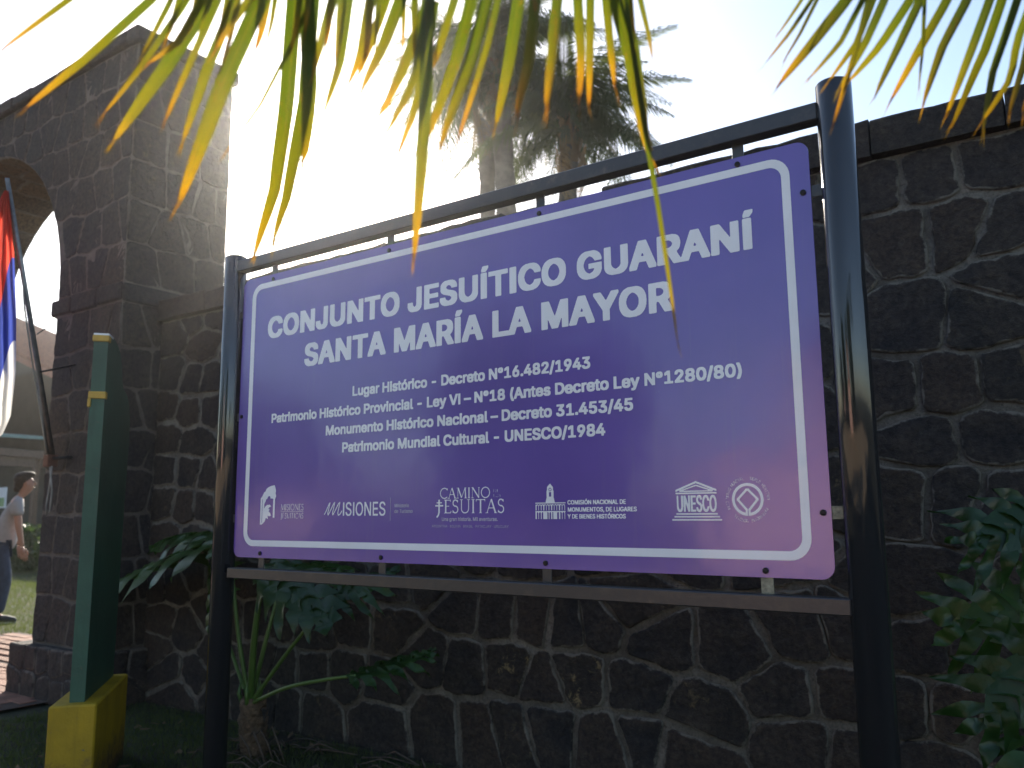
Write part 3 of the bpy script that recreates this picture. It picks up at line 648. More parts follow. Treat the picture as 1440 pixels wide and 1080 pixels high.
'U': (517, '259,-8 216,-5 177,5 143,21 114,43 91,70 74,101 63,135 60,173 60,509 124,509 124,178 128,144 134,128 145,106 161,88 173,77 195,64 211,58 229,54 259,52 298,56 331,68 357,88 373,106 381,120 389,144 393,169 393,509 457,509 457,160 454,135 444,101 433,80 419,61 394,35 374,21 352,10 315,-2'),
'V': (480, '204,0 16,509 84,509 218,126 248,31 235,31 277,167 395,509 463,509 278,0'),
'W': (686, '155,0 16,509 82,509 170,171 197,40 189,40 208,132 306,509 380,509 462,196 497,40 488,40 506,126 603,509 670,509 530,0 455,0 362,347 351,391 336,475 350,475 331,377 230,0'),
'Y': (472, '203,0 203,208 16,509 91,509 200,331 232,272 250,230 224,230 241,272 261,312 381,509 455,509 268,208 268,0'),
'a': (389, '160,-9 126,-5 94,5 68,22 52,38 37,66 31,90 31,124 38,150 46,166 58,179 73,190 100,204 145,215 244,228 262,234 270,238 274,245 275,273 269,293 259,308 240,322 220,329 189,331 165,327 140,318 118,301 100,274 41,291 57,322 79,346 104,364 141,377 178,383 216,383 263,372 297,352 311,338 322,320 329,306 335,281 337,251 337,0 277,0 277,52 272,52 255,28 231,9 197,-5|170,45 209,51 239,66 260,88 274,120 276,190 262,183 200,171 154,164 125,155 103,139 94,120 92,105 94,87 100,75 108,66 130,52 149,47'),
'b': (424, '229,-8 198,-5 167,7 141,27 118,59 112,59 112,0 53,0 53,509 114,509 114,319 116,319 144,353 177,376 212,383 252,383 294,371 322,355 352,323 365,304 375,282 387,232 390,174 385,133 370,84 345,45 313,16 294,6 274,-2|220,47 245,50 266,58 285,71 300,88 313,109 321,133 326,160 328,189 326,218 321,245 313,269 301,289 286,306 267,319 245,327 220,330 195,327 174,320 155,307 140,291 128,271 120,247 115,219 113,189 115,159 120,131 128,107 140,87 156,70 175,57 196,50'),
'c': (396, '207,-8 170,-5 137,6 108,23 82,46 62,74 46,108 37,146 34,187 37,230 42,256 51,280 68,312 82,330 108,353 127,366 159,378 194,384 228,383 260,377 289,365 315,349 336,327 350,307 362,277 303,262 288,292 267,313 242,325 207,330 181,327 151,315 124,287 108,258 98,215 97,169 105,125 119,95 139,71 158,57 181,49 212,46 247,53 271,66 292,89 304,117 363,102 354,78 341,56 325,37 306,21 285,8 261,-1 235,-6'),
'd': (424, '195,-8 151,-2 111,16 79,45 60,73 42,120 35,160 35,218 46,270 66,314 95,348 121,366 162,381 184,384 212,383 247,376 277,357 293,339 306,319 308,319 311,319 311,509 372,509 372,0 313,0 313,59 307,59 284,27 257,7 227,-5|205,47 229,50 250,57 269,70 284,87 296,107 305,131 310,159 312,189 310,219 305,247 297,271 284,291 269,307 250,320 229,327 205,330 180,327 158,319 139,306 124,289 111,269 103,245 98,218 96,189 98,160 103,133 116,101 129,82 145,66 165,54 180,50'),
'e': (404, '212,-8 185,-6 160,-2 127,10 107,23 90,38 74,55 62,74 42,120 35,159 35,215 46,267 55,290 73,320 88,338 106,353 135,370 157,378 180,382 205,384 243,380 280,368 313,346 336,322 353,291 365,253 370,219 371,169 75,169 75,221 338,221 310,202 307,237 298,269 279,300 257,318 229,328 188,329 159,321 135,304 113,277 101,249 96,219 96,178 102,130 110,106 118,92 133,75 151,61 164,54 187,48 212,46 234,48 258,55 278,67 294,84 306,105 365,91 357,70 345,51 330,34 311,19 283,4 267,-1 240,-6'),
'f': (254, '228,379 228,327 6,327 6,379|81,0 81,432 85,461 96,486 113,505 135,519 161,527 180,530 206,529 243,521 235,494 227,468 198,474 171,470 154,460 145,443 142,419 142,0'),
'g': (425, '207,-151 159,-147 134,-140 112,-130 93,-119 77,-105 60,-85 51,-69 101,-41 132,-75 149,-86 165,-92 192,-96 218,-97 249,-92 267,-85 282,-75 295,-62 307,-38 311,-6 311,68 306,68 287,41 272,28 247,13 227,8 195,5 162,8 132,17 113,27 87,46 73,61 60,80 46,112 37,149 34,205 39,246 50,282 73,323 103,355 131,371 162,381 205,384 235,380 258,370 285,350 308,319 313,319 313,379 372,379 372,-9 367,-54 360,-73 344,-98 324,-117 309,-128 291,-136 262,-145|205,59 230,61 251,68 270,79 285,95 297,114 305,137 310,163 312,193 310,222 305,248 297,271 285,291 270,308 251,320 230,327 205,330 188,329 165,323 145,312 129,296 116,277 103,246 98,221 96,193 98,164 103,139 112,116 124,96 139,80 158,69 180,61'),
'h': (410, '114,227 114,0 53,0 53,509 114,509 114,287 102,287 118,322 137,349 160,367 187,379 227,384 264,380 295,369 321,349 337,329 345,313 351,294 356,263 357,0 296,0 296,246 293,266 287,283 278,298 267,310 246,323 220,329 190,327 161,317 141,303 126,283 117,257'),
'i': (167, '53,0 53,379 114,379 114,0|84,443 68,446 51,458 44,468 41,483 44,499 54,512 68,521 84,524 100,521 114,512 123,499 126,483 123,468 114,455 100,446'),
'j': (167, '53,379 114,379 113,-47 109,-70 102,-90 91,-107 76,-122 65,-129 45,-137 21,-142 -3,-143 -10,-143 -10,-87 14,-86 33,-79 46,-64 52,-42|83,443 67,446 53,455 44,468 41,483 44,499 53,512 67,521 83,524 100,521 114,512 123,499 126,483 123,468 114,455 100,446'),
'l': (189, '139,-2 101,3 80,15 69,26 61,40 53,74 53,509 114,509 114,99 116,76 120,62 127,56 137,53 170,54 181,3 162,-1'),
'm': (610, '53,0 53,379 112,379 112,295 108,295 121,329 132,346 146,359 178,378 195,384 219,386 239,384 257,380 273,372 287,361 299,347 313,323 321,295 312,295 325,326 342,348 369,369 401,382 437,386 468,382 497,372 516,359 527,348 545,321 553,296 556,276 557,0 496,0 496,254 493,281 483,303 467,317 448,326 419,330 389,326 365,314 348,295 338,270 335,247 335,0 274,0 273,275 266,295 248,316 229,325 199,330 168,325 144,311 126,289 117,266 114,238 114,0'),
'n': (410, '114,227 114,0 53,0 53,379 112,379 112,287 102,287 118,322 137,349 160,367 187,379 227,384 264,380 295,369 321,349 337,329 345,313 351,294 356,263 357,0 296,0 296,246 293,266 287,283 278,298 267,310 246,323 220,329 190,327 161,317 141,303 126,283 117,257'),
'o': (415, '207,-8 170,-5 137,6 108,23 82,46 62,74 46,108 37,146 34,187 37,230 46,268 62,302 82,330 108,353 137,370 170,381 207,384 245,381 279,370 308,353 334,330 353,302 369,268 378,230 381,187 378,146 369,108 353,74 334,46 308,23 279,6 245,-5|207,46 226,47 250,54 270,66 287,82 300,102 310,125 317,160 319,187 317,215 310,250 300,274 287,294 270,310 250,322 226,329 207,330 181,327 158,319 139,305 124,287 111,266 103,242 98,215 96,187 98,160 103,134 111,109 124,88 139,71 158,57 181,49'),
'p': (424, '53,-143 53,379 112,379 112,319 118,319 137,346 152,360 171,373 190,380 212,383 241,384 263,381 294,371 322,355 352,323 370,293 385,245 390,189 385,133 370,84 345,45 322,22 294,6 263,-5 221,-8 191,-3 162,10 145,24 118,59 114,59 114,-143|220,47 245,50 266,58 285,71 300,88 313,109 321,133 326,160 328,189 326,218 321,245 313,269 301,289 286,306 267,319 245,327 220,330 195,327 174,320 155,307 140,291 128,271 120,247 115,219 113,189 115,159 120,131 128,107 140,87 156,70 175,57 196,50'),
'r': (259, '53,0 53,379 112,379 112,321 115,321 121,335 135,352 152,367 166,375 196,384 243,384 243,322 200,326 170,320 154,312 140,301 123,279 117,262 114,244 114,0'),
's': (365, '182,-8 154,-6 128,-2 105,6 84,18 67,33 53,50 43,71 36,94 94,107 105,79 119,64 143,51 173,45 200,46 225,52 244,62 262,81 268,97 267,112 260,129 250,139 225,151 137,173 104,186 79,202 66,215 57,229 50,246 47,274 50,298 61,326 75,343 93,358 123,373 149,381 187,384 231,379 254,372 273,362 289,349 303,334 317,310 324,290 268,277 255,302 243,316 232,323 204,332 171,332 156,329 137,321 117,304 112,294 109,277 115,254 124,243 144,232 254,202 292,183 312,164 321,150 328,134 331,107 328,82 320,60 307,41 290,24 268,10 242,0 213,-6'),
't': (227, '204,379 204,327 6,327 6,379|65,471 126,471 126,98 130,72 139,59 154,52 177,50 202,54 213,2 177,-4 135,-1 107,10 86,28 72,52 67,71 65,93'),
'u': (410, '182,-5 138,1 108,15 83,37 73,51 62,76 57,95 53,127 53,379 114,379 114,133 120,104 131,81 149,64 164,56 181,52 200,50 220,52 238,57 254,65 269,76 286,103 295,137 296,379 357,379 357,0 298,0 298,92 307,92 297,68 279,38 265,23 231,3 213,-2'),
'v': (389, '163,0 17,379 84,379 174,129 206,21 184,21 221,146 305,379 371,379 226,0'),
'y': (389, '47,-139 61,-86 100,-90 111,-87 124,-79 136,-67 144,-53 163,-1 17,379 84,379 174,129 206,21 184,21 202,87 224,155 305,379 371,379 195,-79 173,-112 159,-124 139,-136 122,-141 98,-145 71,-144'),
'°': (316, '158,283 135,285 114,291 94,302 77,316 63,333 52,353 45,374 43,397 45,421 52,442 63,462 77,479 94,493 114,504 135,511 158,513 181,511 202,504 222,493 239,479 253,462 264,442 271,421 273,397 271,374 264,353 253,333 239,316 216,298 202,291 181,285|158,334 183,339 203,353 217,373 222,397 217,422 203,443 183,457 158,462 134,457 113,443 99,422 95,397 99,373 113,353 134,339'),
'·': (196, '98,196 80,200 66,210 56,224 52,242 56,259 66,274 80,284 98,287 116,284 127,277 140,259 144,242 140,224 127,207 112,198'),
'Í': (200, '62,0 62,509 138,509 138,0|72,572 108,572 172,662 108,662'),
'Ó': (533, '267,-7 220,-2 176,11 138,33 105,63 78,101 57,146 44,197 40,254 44,311 57,362 78,407 105,445 138,475 176,498 220,511 267,516 314,511 358,498 396,475 429,445 456,407 477,362 489,311 493,254 489,197 477,146 456,101 429,63 396,33 358,11 314,-2|267,53 300,56 330,66 358,82 383,104 402,133 418,168 427,208 430,254 427,301 422,328 408,365 390,395 367,420 340,438 300,453 267,456 234,453 203,443 175,427 151,404 131,375 116,340 106,300 103,254 106,208 116,168 131,133 151,105 175,82 203,66 234,56|240,558 288,659 356,659 290,558'),
'á': (389, '160,-9 126,-5 94,5 68,22 52,38 37,66 31,90 31,124 38,150 46,166 58,179 73,190 100,204 145,215 244,228 262,234 270,238 274,245 275,273 269,293 259,308 240,322 220,329 189,331 165,327 140,318 118,301 100,274 41,291 57,322 79,346 104,364 141,377 178,383 216,383 263,372 297,352 311,338 322,320 329,306 335,281 337,251 337,0 277,0 277,52 272,52 255,28 231,9 197,-5|170,45 209,51 239,66 260,88 274,120 276,190 262,183 200,171 154,164 125,155 103,139 94,120 92,105 94,87 100,75 108,66 130,52 149,47|162,429 210,529 278,529 212,429'),
'é': (404, '212,-8 185,-6 160,-2 127,10 107,23 90,38 74,55 62,74 42,120 35,159 35,215 46,267 55,290 73,320 88,338 106,353 135,370 157,378 180,382 205,384 243,380 280,368 313,346 336,322 353,291 365,253 370,219 371,169 75,169 75,221 338,221 310,202 307,237 298,269 279,300 257,318 229,328 188,329 159,321 135,304 113,277 101,249 96,219 96,178 102,130 110,106 118,92 133,75 151,61 164,54 187,48 212,46 234,48 258,55 278,67 294,84 306,105 365,91 357,70 345,51 330,34 311,19 283,4 267,-1 240,-6|177,429 225,529 293,529 227,429'),
'í': (167, '53,0 53,379 114,379 114,0|57,429 104,529 173,529 107,429'),
'ó': (415, '207,-8 170,-5 137,6 108,23 82,46 62,74 46,108 37,146 34,187 37,230 46,268 62,302 82,330 108,353 137,370 170,381 207,384 245,381 279,370 308,353 334,330 353,302 369,268 378,230 381,187 378,146 369,108 353,74 334,46 308,23 279,6 245,-5|207,46 226,47 250,54 270,66 287,82 300,102 310,125 317,160 319,187 317,215 310,250 300,274 287,294 270,310 250,322 226,329 207,330 181,327 158,319 139,305 124,287 111,266 103,242 98,215 96,187 98,160 103,134 111,109 124,88 139,71 158,57 181,49|181,429 228,529 297,529 231,429'),
'–': (350, '350,244 350,188 0,188 0,244'),
}
class Paint:
    """flat print: shapes painted on a fine mask, then turned into one clean sheet mesh"""
    def __init__(s, u0, v0, u1, v1, res):
        s.u0, s.v0, s.r = u0, v0, res; s.w = int((u1-u0)/res)+6; s.h = int((v1-v0)/res)+6; s.M = np.zeros((s.h, s.w), bool)
    def poly(s, loops, val=True, target=None):
        T = s.M if target is None else target; segs = []
        for L in loops:
            for i in range(len(L)):
                (x0, y0), (x1, y1) = L[i], L[(i+1) % len(L)]
                if y0 != y1: segs.append(((x0-s.u0)/s.r, (y0-s.v0)/s.r, (x1-s.u0)/s.r, (y1-s.v0)/s.r))
        if not segs: return
        lo = max(0, int(min(min(q[1], q[3]) for q in segs))); hi = min(s.h-1, int(max(max(q[1], q[3]) for q in segs))+1)
        for j in range(lo, hi+1):
            y = j+.5; X = sorted(q[0]+(y-q[1])/(q[3]-q[1])*(q[2]-q[0]) for q in segs if (q[1] <= y) != (q[3] <= y))
            for a, b in zip(X[::2], X[1::2]):
                a_, b_ = max(0, int(math.ceil(a-.5))), min(s.w, int(math.floor(b-.5))+1)
                if b_ > a_: T[j, a_:b_] = val
    def disc(s, c, r, val=True, r2=None):
        n = 48; P = [(c[0]+r*math.cos(2*math.pi*k/n), c[1]+(r2 or r)*math.sin(2*math.pi*k/n)) for k in range(n)]; s.poly([P], val)
    def line(s, pts, w, val=True, w2=None):
        for i in range(len(pts)-1):
            (x0, y0), (x1, y1) = pts[i], pts[i+1]; L = math.hypot(x1-x0, y1-y0)
            if L < 1e-9: continue
            a = w if w2 is None else w+(w2-w)*i/(len(pts)-1); b = w if w2 is None else w+(w2-w)*(i+1)/(len(pts)-1)
            nx_, ny_ = -(y1-y0)/L/2, (x1-x0)/L/2
            s.poly([[(x0+nx_*a, y0+ny_*a), (x1+nx_*b, y1+ny_*b), (x1-nx_*b, y1-ny_*b), (x0-nx_*a, y0-ny_*a)]], val)
            if len(pts) > 2 and i < len(pts)-2: s.disc((x1, y1), b/2, val)
    def dilate(s, dx, dy):
        ix, iy = int(round(dx/s.r)), int(round(dy/s.r)); A = s.M.copy()
        for k in range(1, ix+1): A[:, k:] |= s.M[:, :-k]; A[:, :-k] |= s.M[:, k:]
        B = A.copy()
        for k in range(1, iy+1): B[k:] |= A[:-k]; B[:-k] |= A[k:]
        s.M = B
    def build(s, name, mat, parent, to3, step=3):
        h, w = s.h//step+3, s.w//step+3; G = np.zeros((h*step, w*step), np.float32)
        G[step:step+s.h, step:step+s.w] = s.M[:(h-1)*step, :(w-1)*step]
        f = G.reshape(h, step, w, step).mean((1, 3)); c = s.r*step
        V = []; Fc = []; ids = {}
        def P(x, y):      # grid coordinates to metres
            k = (round(x*64), round(y*64))
            if k not in ids: ids[k] = len(V); V.append(to3(s.u0+(x+.5-1)*c, s.v0+(y+.5-1)*c))
            return ids[k]
        inn = f > .5
        tot = inn[:-1, :-1].astype(int)+inn[1:, :-1]+inn[:-1, 1:]+inn[1:, 1:]
        for j in range(h-1):
            i = 0; row = tot[j]
            nz = np.nonzero(row)[0]
            if not len(nz): continue
            i = nz[0]
            while i <= nz[-1]:
                t = row[i]
                if t == 0: i += 1; continue
                if t == 4:
                    k = i
                    while k+1 < w-1 and row[k+1] == 4: k += 1
                    Fc.append((P(i, j), P(k+1, j), P(k+1, j+1), P(i, j+1))); i = k+1; continue
                cs = [(i, j), (i+1, j), (i+1, j+1), (i, j+1)]; vals = [f[y, x] for x, y in cs]; out = []
                for q in range(4):
                    a, b = vals[q], vals[(q+1) % 4]
                    if a > .5: out.append(P(*cs[q]))
                    if (a > .5) != (b > .5):
                        t_ = (.5-a)/(b-a); (x0, y0), (x1, y1) = cs[q], cs[(q+1) % 4]; out.append(P(x0+(x1-x0)*t_, y0+(y1-y0)*t_))
                out = [o for n_, o in enumerate(out) if o != out[n_-1]]
                if len(out) > 2: Fc.append(tuple(out))
                i += 1
        return mk(name, V, Fc, mat, parent)
def outlines(ch):
    adv, d = GLYPHS[ch]
    return adv, [[tuple(float(t) for t in q.split(',')) for q in part.split()] for part in d.split('|') if part]
def text_paint(txt, x0, x1, y, cap, bold=(0, 0), res=None, track=0, serif=False):
    """one line of text between x0 and x1 on baseline y; bold = how far the strokes grow"""
    res = res or cap/60; sy = (cap-2*bold[1])/509.
    tot = sum(outlines(c_)[0]+track for c_ in txt)-track; sxx = (x1-x0)/tot
    P = Paint(x0-.01, y-cap*.4, x1+.01, y+cap*1.6, res); pen = x0
    for c_ in txt:
        adv, L = outlines(c_)
        if L:
            P.poly([[(pen+px_*sxx, y+bold[1]+py_*sy) for px_, py_ in l] for l in L])
        pen += (adv+track)*sxx
    if bold[0]: P.dilate(*bold)
    return P
# serif capitals as thick and thin strokes on a box 1 high: (width, [(points, weight)], [serif centres])
def arc(cx, cy, rx, ry, a0, a1, n=14): return [(cx+rx*math.cos(R(a0+(a1-a0)*k/n)), cy+ry*math.sin(R(a0+(a1-a0)*k/n))) for k in range(n+1)]
TK, TN = .13, .055
SERIF = {
 'I': (.34, [([(.17, 0), (.17, 1)], TK)], [(.17, 0), (.17, 1)]),
 'M': (1.02, [([(.14, 0), (.18, 1)], TN), ([(.18, 1), (.5, .04)], TK), ([(.5, .04), (.83, 1)], TN), ([(.83, 1), (.88, 0)], TK)], [(.14, 0), (.88, 0), (.14, 1), (.87, 1)]),
 'N': (.86, [([(.15, 0), (.15, 1)], TN), ([(.15, 1), (.73, .02)], TK), ([(.73, 0), (.73, 1)], TN)], [(.15, 0), (.11, 1), (.73, 1)]),
 'A': (.80, [([(.10, 0), (.40, 1)], TN), ([(.40, 1), (.70, 0)], TK), ([(.2, .36), (.6, .36)], TN)], [(.09, 0), (.71, 0)]),
 'O': (.92, [(arc(.46, .5, .37, .48, 0, 360, 28), .09)], []),
 'C': (.80, [(arc(.48, .5, .38, .48, 45, 315, 24), .09), ([(.76, .98), (.75, .72)], TN)], []),
 'D': (.86, [([(.17, 0), (.17, 1)], TK), (arc(.30, .5, .47, .475, -90, 90, 18), .09), ([(.1, .97), (.32, .97)], TN), ([(.1, .03), (.32, .03)], TN)], [(.15, 0), (.15, 1)]),
 'E': (.62, [([(.17, 0), (.17, 1)], TK), ([(.1, .97), (.52, .97)], TN), ([(.1, .03), (.54, .03)], TN), ([(.17, .52), (.44, .52)], TN), ([(.52, 1), (.52, .84)], TN), ([(.55, 0), (.57, .18)], TN)], [(.15, 0), (.15, 1)]),
 'L': (.60, [([(.17, 0), (.17, 1)], TK), ([(.1, .03), (.54, .03)], TN), ([(.54, 0), (.57, .2)], TN)], [(.15, 0), (.17, 1)]),
 'S': (.56, [(arc(.27, .745, .17, .23, 25, 270, 14)+arc(.27, .275, .19, .25, 90, -155, 14), .09), ([(.44, .98), (.44, .78)], TN), ([(.09, .02), (.09, .24)], TN)], []),
 'U': (.84, [([(.16, 1), (.16, .35)]+arc(.42, .32, .26, .3, 180, 360, 14)+[(.68, .35), (.68, 1)], .08)], [(.16, 1), (.68, 1)]),
 'T': (.72, [([(.36, 0), (.36, 1)], TK), ([(.06, .97), (.66, .97)], TN), ([(.05, 1), (.05, .82)], TN), ([(.67, 1), (.67, .82)], TN)], [(.36, 0)]),
 'V': (.78, [([(.09, 1), (.39, 0)], TK), ([(.39, 0), (.69, 1)], TN)], [(.09, 1), (.70, 1)]),
 'J': (.40, [([(.2, 1), (.2, .05), (.17, -.12), (.08, -.22)], TK)], [(.2, 1)]),
 ' ': (.4, [], [])}
def serif_into(P, txt, x0, x1, y, cap):
    tot = sum(SERIF[c_][0] for c_ in txt); k = (x1-x0)/tot; pen = x0
    for c_ in txt:
        w_, st, se = SERIF[c_]
        for pts_, wt in st: P.line([(pen+a*k, y+b_*cap) for a, b_ in pts_], wt*cap)
        for a, b_ in se:
            yy = y+b_*cap+(cap*.02 if b_ < .5 else -cap*.02); P.line([(pen+(a-.12)*k, yy), (pen+(a+.12)*k, yy)], cap*.04)
        pen += w_*k

# ------------------------------------------------------------------ the sign
SX0, SY, SZ0, SW, SHt = -3.024, 2.2824, CAM_H-.1833, 2.4505, 1.2
sign = empty('sign_board', (SX0+SW/2, SY, 0), 'large purple sign with white Spanish lettering held between two black posts', 'sign')
def s3(off): return lambda u, v: (SX0+(u+.0172*(1-((u-1.2)/1.2)**2))*1.02617, SY-off, SZ0+v*1.0135)
def rrect(x0, y0, x1, y1, r, n=6):
    P = []
    for cx, cy, a in ((x1-r, y0+r, -90), (x1-r, y1-r, 0), (x0+r, y1-r, 90), (x0+r, y0+r, 180)):
        P += [(cx+r*math.cos(R(a+90*k/n)), cy+r*math.sin(R(a+90*k/n))) for k in range(n+1)]
    return P
# panel: a thin sheet, its rim a little wavy, with rounded corners
out = rrect(0, 0, SW, SHt, .035); n = len(out)
front = [(SX0+u, SY, SZ0+v) for u, v in out]; back = [(SX0+u, SY+.004, SZ0+v) for u, v in out]
mk('panel', front+back, [tuple(range(n)), tuple(range(2*n-1, n-1, -1))]+[(i, n+i, n+(i+1) % n, (i+1) % n) for i in range(n)], M['purple'], sign)
# white rounded border line
o1, i1 = rrect(.058, .046, 2.333, 1.153, .058, 8), rrect(.058+.024, .046+.024, 2.333-.024, 1.153-.024, .036, 8); n = len(o1)
f3 = s3(.0008)
mk('border_line', [f3(*q) for q in o1]+[f3(*q) for q in i1], [(i, (i+1) % n, n+(i+1) % n, n+i) for i in range(n)], M['white'], sign)
def lettering(txt, x0, x1, y, cap, bold=(0, 0), mat='white', res=None, track=0, name='lettering', step=3):
    return text_paint(txt, x0, x1, y, cap, bold, res, track).build(name, M[mat], sign, s3(.0009), step)
lettering('CONJUNTO JESUÍTICO GUARANÍ', .163, 2.222, .905, .092, (.0070, .0044), res=.001, track=20)
lettering('SANTA MARÍA LA MAYOR', .388, 1.966, .762, .094, (.0070, .0044), res=.001, track=20)
B2 = (.0024, .0016)
lettering('Lugar Histórico - Decreto N°16.482/1943', .655, 1.687, .619, .038, B2, res=.0006)
lettering('Patrimonio Histórico Provincial - Ley VI – N°18 (Antes Decreto Ley N°1280/80)', .203, 2.173, .546, .038, B2, res=.0006)
lettering('Monumento Histórico Nacional – Decreto 31.453/45', .517, 1.831, .476, .038, B2, res=.0006)
lettering('Patrimonio Mundial Cultural - UNESCO/1984', .607, 1.733, .406, .038, B2, res=.0006)
def P_build(P, name, mat='white', step=3): return P.build(name, M[mat], sign, s3(.0009), step)
# ruined-portal emblem with its two lines of serif capitals
P = Paint(.15, .12, .42, .30, .0006)
P.poly([[(.157, .133), (.157, .238), (.166, .247), (.176, .262), (.186, .268), (.19, .277), (.205, .285), (.222, .289), (.238, .291), (.243, .281), (.247, .268), (.245, .258), (.249, .247), (.245, .238), (.243, .234), (.243, .160), (.232, .160), (.232, .236), (.223, .238), (.217, .236), (.213, .247), (.203, .247), (.197, .238), (.189, .233), (.187, .226), (.180, .216), (.178, .150), (.170, .133)]])
P.line([(.168, .236), (.168, .14)], .0022, False)
P.poly([[(.172, .135), (.176, .19), (.183, .203), (.196, .212), (.212, .213), (.222, .206), (.212, .203), (.204, .196), (.214, .194), (.207, .186), (.217, .180), (.222, .168), (.210, .166), (.202, .170), (.205, .154), (.192, .160), (.186, .146)]])
serif_into(P, 'MISIONES', .277, .409, .189, .025); serif_into(P, 'JESVITICAS', .279, .409, .157, .022)
P.line([(.277, .1845), (.410, .1845)], .0022)
P_build(P, 'emblem')
# thin capitals with a brushed first letter
P = Paint(.50, .14, .86, .24, .0006)
Q = text_paint('ISIONES', .616, .836, .167, .050, (.0008, .0004), .0006)
oy, ox = int(round((Q.v0-P.v0)/P.r)), int(round((Q.u0-P.u0)/P.r)); h_, w_ = Q.M.shape
P.M[max(0, oy):oy+h_, ox:ox+w_] |= Q.M[max(0, -oy):, :][:P.h-max(0, oy)]
P.line([(.522, .171), (.530, .181), (.548, .213), (.552, .216), (.548, .200), (.541, .176), (.543, .170), (.551, .180), (.572, .214), (.577, .217), (.573, .200), (.566, .177), (.568, .170), (.577, .182), (.598, .214), (.604, .217), (.600, .200), (.594, .177), (.597, .169), (.606, .173), (.616, .186)], .0042)
P_build(P, 'emblem')
P = Paint(.85, .14, .97, .24, .0006); P.line([(.857, .148), (.857, .232)], .0016)
for t_, a, b_, y_ in (('Ministerio', .876, .945, .196), ('de Turismo', .876, .962, .176)):
    Q = text_paint(t_, a, b_, y_, .0135, (.0006, .0003), .0006)
    for dest in (P,):
        oy, ox = int(round((Q.v0-P.v0)/P.r)), int(round((Q.u0-P.u0)/P.r)); h_, w_ = Q.M.shape
        y0_, x0_ = max(0, oy), max(0, ox); y1_, x1_ = min(P.h, oy+h_), min(P.w, ox+w_)
        P.M[y0_:y1_, x0_:x1_] |= Q.M[y0_-oy:y1_-oy, x0_-ox:x1_-ox]
P_build(P, 'lettering', 'thinwhite', 2)
# route emblem in serif capitals with a double cross for its J
P = Paint(1.05, .15, 1.37, .27, .0006)
serif_into(P, 'CAMINO', 1.082, 1.299, .224, .036); serif_into(P, 'DE', 1.309, 1.333, .241, .011); serif_into(P, 'LOS', 1.309, 1.341, .226, .011)
serif_into(P, 'ESUITAS', 1.100, 1.357, .174, .046)
P.line([(1.081, .221), (1.081, .178), (1.078, .168), (1.070, .160)], .0065); P.line([(1.069, .210), (1.094, .210)], .004); P.line([(1.064, .200), (1.099, .200)], .0048)
P_build(P, 'emblem')
lettering('Una gran historia. Mil aventuras.', 1.092, 1.328, .148, .0125, (.0005, .0003), mat='thinwhite', res=.0005, step=2)
lettering('ARGENTINA · BOLIVIA · BRASIL · PARAGUAY · URUGUAY', 1.049, 1.371, .126, .0085, mat='thinwhite', res=.0004, step=2)
# town-hall emblem
P = Paint(1.46, .14, 1.60, .28, .0005)
P.poly([[(1.519, .243), (1.519, .254), (1.525, .260), (1.530, .265), (1.535, .260), (1.541, .254), (1.541, .243)]])
P.poly([[(1.517, .219), (1.517, .243), (1.543, .243), (1.543, .219)]]); P.disc((1.530, .246), .0055, False); P.disc((1.530, .246), .0035)
P.poly([[(1.526, .224), (1.526, .238), (1.534, .238), (1.534, .224)]], False)
P.poly([[(1.513, .206), (1.516, .219), (1.544, .219), (1.547, .206)]])
P.line([(1.474, .204), (1.586, .204)], .003); P.line([(1.474, .200), (1.586, .200)], .0012)
for q in range(12):
    xx = 1.477+q*.00964
    P.line([(xx, .181), (xx, .199)], .0022 if q % 3 else .004); P.line([(xx, .154), (xx, .176)], .0022 if q % 3 else .005)
P.line([(1.474, .178), (1.586, .178)], .0025)
for q in range(11):
    xx = 1.4818+q*.00964; P.disc((xx, .1745), .0034); P.disc((xx, .1735), .0024, False); P.disc((xx, .1965), .003); P.disc((xx, .1955), .002, False)
P.poly([[(1.507, .154), (1.507, .178), (1.519, .178), (1.519, .154)]]); P.poly([[(1.541, .154), (1.541, .178), (1.553, .178), (1.553, .154)]])
P_build(P, 'emblem', 'white', 2)
for t_, b_, y_ in (('COMISIÓN NACIONAL DE', 1.796, .1985), ('MONUMENTOS, DE LUGARES', 1.831, .1765), ('Y DE BIENES HISTÓRICOS', 1.794, .1555)):
    lettering(t_, 1.593, b_, y_, .0135, (.0008, .0004), res=.0004, step=3)
# temple emblem: pediment, six letters as columns, steps
P = Paint(1.93, .14, 2.10, .27, .0005)
P.poly([[(1.955, .236), (2.018, .260), (2.079, .236), (2.079, .230), (2.018, .254), (1.955, .230)]])
P.line([(1.967, .232), (2.018, .248), (2.067, .232), (1.967, .232)], .0035); P.poly([[(1.979, .2345), (2.018, .2445), (2.055, .2345)]], False)
P.line([(1.955, .226), (2.079, .226)], .0042)
for yy, a, b_ in ((.168, 1.955, 2.080), (.160, 1.949, 2.086), (.1515, 1.942, 2.092)): P.line([(a, yy), (b_, yy)], .0042)
Q = text_paint('UNESCO', 1.957, 2.078, .174, .046, (.0016, .0006), .0005)
oy, ox = int(round((Q.v0-P.v0)/P.r)), int(round((Q.u0-P.u0)/P.r)); h_, w_ = Q.M.shape
P.M[oy:oy+h_, ox:ox+w_] |= Q.M[:P.h-oy, :P.w-ox]
P_build(P, 'emblem')
